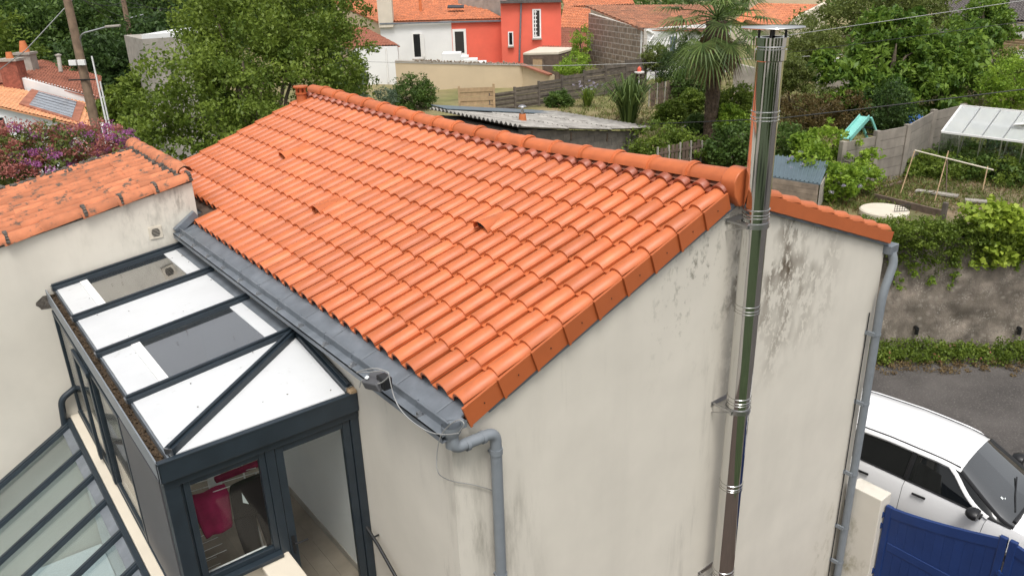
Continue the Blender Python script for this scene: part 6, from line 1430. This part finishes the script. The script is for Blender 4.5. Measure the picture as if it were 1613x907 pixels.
wdz = foliage('wall_foot_weeds', [(np.array([*lin((9.9, 3.9), (17, -2.6), t)-np.array([.15, .2]), .14]), (.42, .42, .16+.08*math.sin(t*40))) for t in np.linspace(0, 1, 26)], 1000, 26, .15, .065, 'leaf_mid', None, 74, kind='stuff', flat=.9); tag(wdz, 'weeds and small plants along the foot of the retaining wall', 'weeds')
wdz = foliage('dry_weeds', [(np.array([*lin((9.9, 3.6), (17, -2.9), t)-np.array([.35, .4]), .03]), (.35, .35, .06)) for t in np.linspace(0, 1, 26)], 260, 26, .12, .05, 'leaf_palm_dry', None, 75, kind='stuff'); tag(wdz, 'dry weeds on the road edge', 'weeds')
fo = foliage('orange_flowers', [(np.array([*lin((9.9, 3.8), (15, -1), t)-np.array([.3, .3]), .25]), (.4, .4, .2)) for t in np.linspace(.1, 1, 12)], 26, 6, .03, .035, 'flower_pink', None, 76, kind='stuff'); tag(fo, 'small orange flowers among the weeds at the wall foot', 'flowers')
for i, (lb_, px, py, r_, m_) in enumerate((('vegetable plants in front of the greenhouse, left clump', 1450, 258, .35, 'leaf_mid'), ('vegetable plants in front of the greenhouse, second clump', 1490, 272, .45, 'leaf_mid'), ('vegetable plants in front of the greenhouse, middle clump', 1530, 272, .5, 'leaf_dark'), ('vegetable plants in front of the greenhouse, right clump', 1575, 280, .5, 'leaf_mid'), ('vegetable plants at the right edge below the greenhouse', 1610, 285, .5, 'leaf_dark'), ('grey-green cabbages inside the greenhouse', 1555, 250, .5, 'leaf_grey'), ('tomato plants inside the greenhouse, left end', 1510, 250, .5, 'leaf_dark'), ('tomato plants inside the greenhouse at the right', 1600, 250, .5, 'leaf_mid'), ('weeds at the foot of the concrete fence', 1430, 270, .3, 'leaf_mid'))):
    p = PZ(px, py+8, GZ); p = np.array([p[0], p[1], GZ+r_*.5]); 
    tree('vegetable_plants', lb_, gnd(p, GZ), (p[0], p[1], GZ+r_), [(p, (r_*1.5, r_*1.5, r_*.9)), (p+[.3, -.3, 0], (r_, r_, r_*.6))], m_, 'bark', 80+i, 150, 24, .15, .09, .015, 'plants', limbs=3)
# rough grass tufts over the garden
rng = np.random.default_rng(77); P = []
for i in range(5200):
    px, py = rng.uniform(880, 1660), rng.uniform(130, 330); q = PZ(px, py, GZ+.05); P.append((q[0], q[1], gz(q[0], q[1])))
P = np.array(P); k = np.repeat(np.arange(len(P)), 9); Cc = P[k]+rng.normal(size=(len(k), 3))*[.12, .12, .03]+[0, 0, .07]
keep = (Cc[:, 0] > 9.2) & (Cc[:, 0]+1.13*(Cc[:, 1]-3.34) > 11.6)
V, F, r = leaf_arrays(Cc[keep], .17, rng, .14, 0.0, outw=np.tile([0, 0, 1.6], (keep.sum(), 1)))
me = np_mesh('grass', V, F, r); me.materials.append(MATS['leaf_olive']); o = bpy.data.objects.new('grass', me); COL.objects.link(o); tag(o, 'rough grass and weeds across the sloping garden', 'grass', None, 'stuff')
keep2 = keep & (rng.random(len(Cc)) < .4)
V, F, r = leaf_arrays(Cc[keep2]+rng.normal(size=(keep2.sum(), 3))*[.3, .3, 0], .17, rng, .14, 0.0, outw=np.tile([0, 0, 1.2], (keep2.sum(), 1)))
me = np_mesh('dry_grass', V, F, r); me.materials.append(MATS['leaf_palm_dry']); o = bpy.data.objects.new('dry_grass', me); COL.objects.link(o); tag(o, 'dry straw-coloured grass in the garden', 'grass', None, 'stuff')

# trees on the near side of the lane, behind the viewpoint (they show in the polished flue)
for i, (x, y, r_) in enumerate(((-24, -20, 3.4), (-13, -26, 3.8), (-3, -24, 3.2), (7, -27, 3.8), (-30, -6, 3.4), (-28, 6, 3.0))):
    tree('lane_tree', ('broad dark tree behind the viewpoint, far left', 'tall tree behind the viewpoint, left', 'tree behind the viewpoint, middle', 'tall tree behind the viewpoint, right', 'tree left of the viewpoint', 'tree left of the neighbour house')[i], (x, y, 0), (x, y, 5), [((x, y, 6), (r_, r_, r_*1.1)), ((x+1.5, y-1, 4.2), (r_*.8, r_*.8, r_*.7)), ((x-1.5, y+1, 4.6), (r_*.8, r_*.8, r_*.7)), ((x, y, 8.5), (r_*.6, r_*.6, r_*.6))], 'leaf_dark', 'bark', 200+i, 260, 20, .7, .4, .25, group='trees beyond the picture')
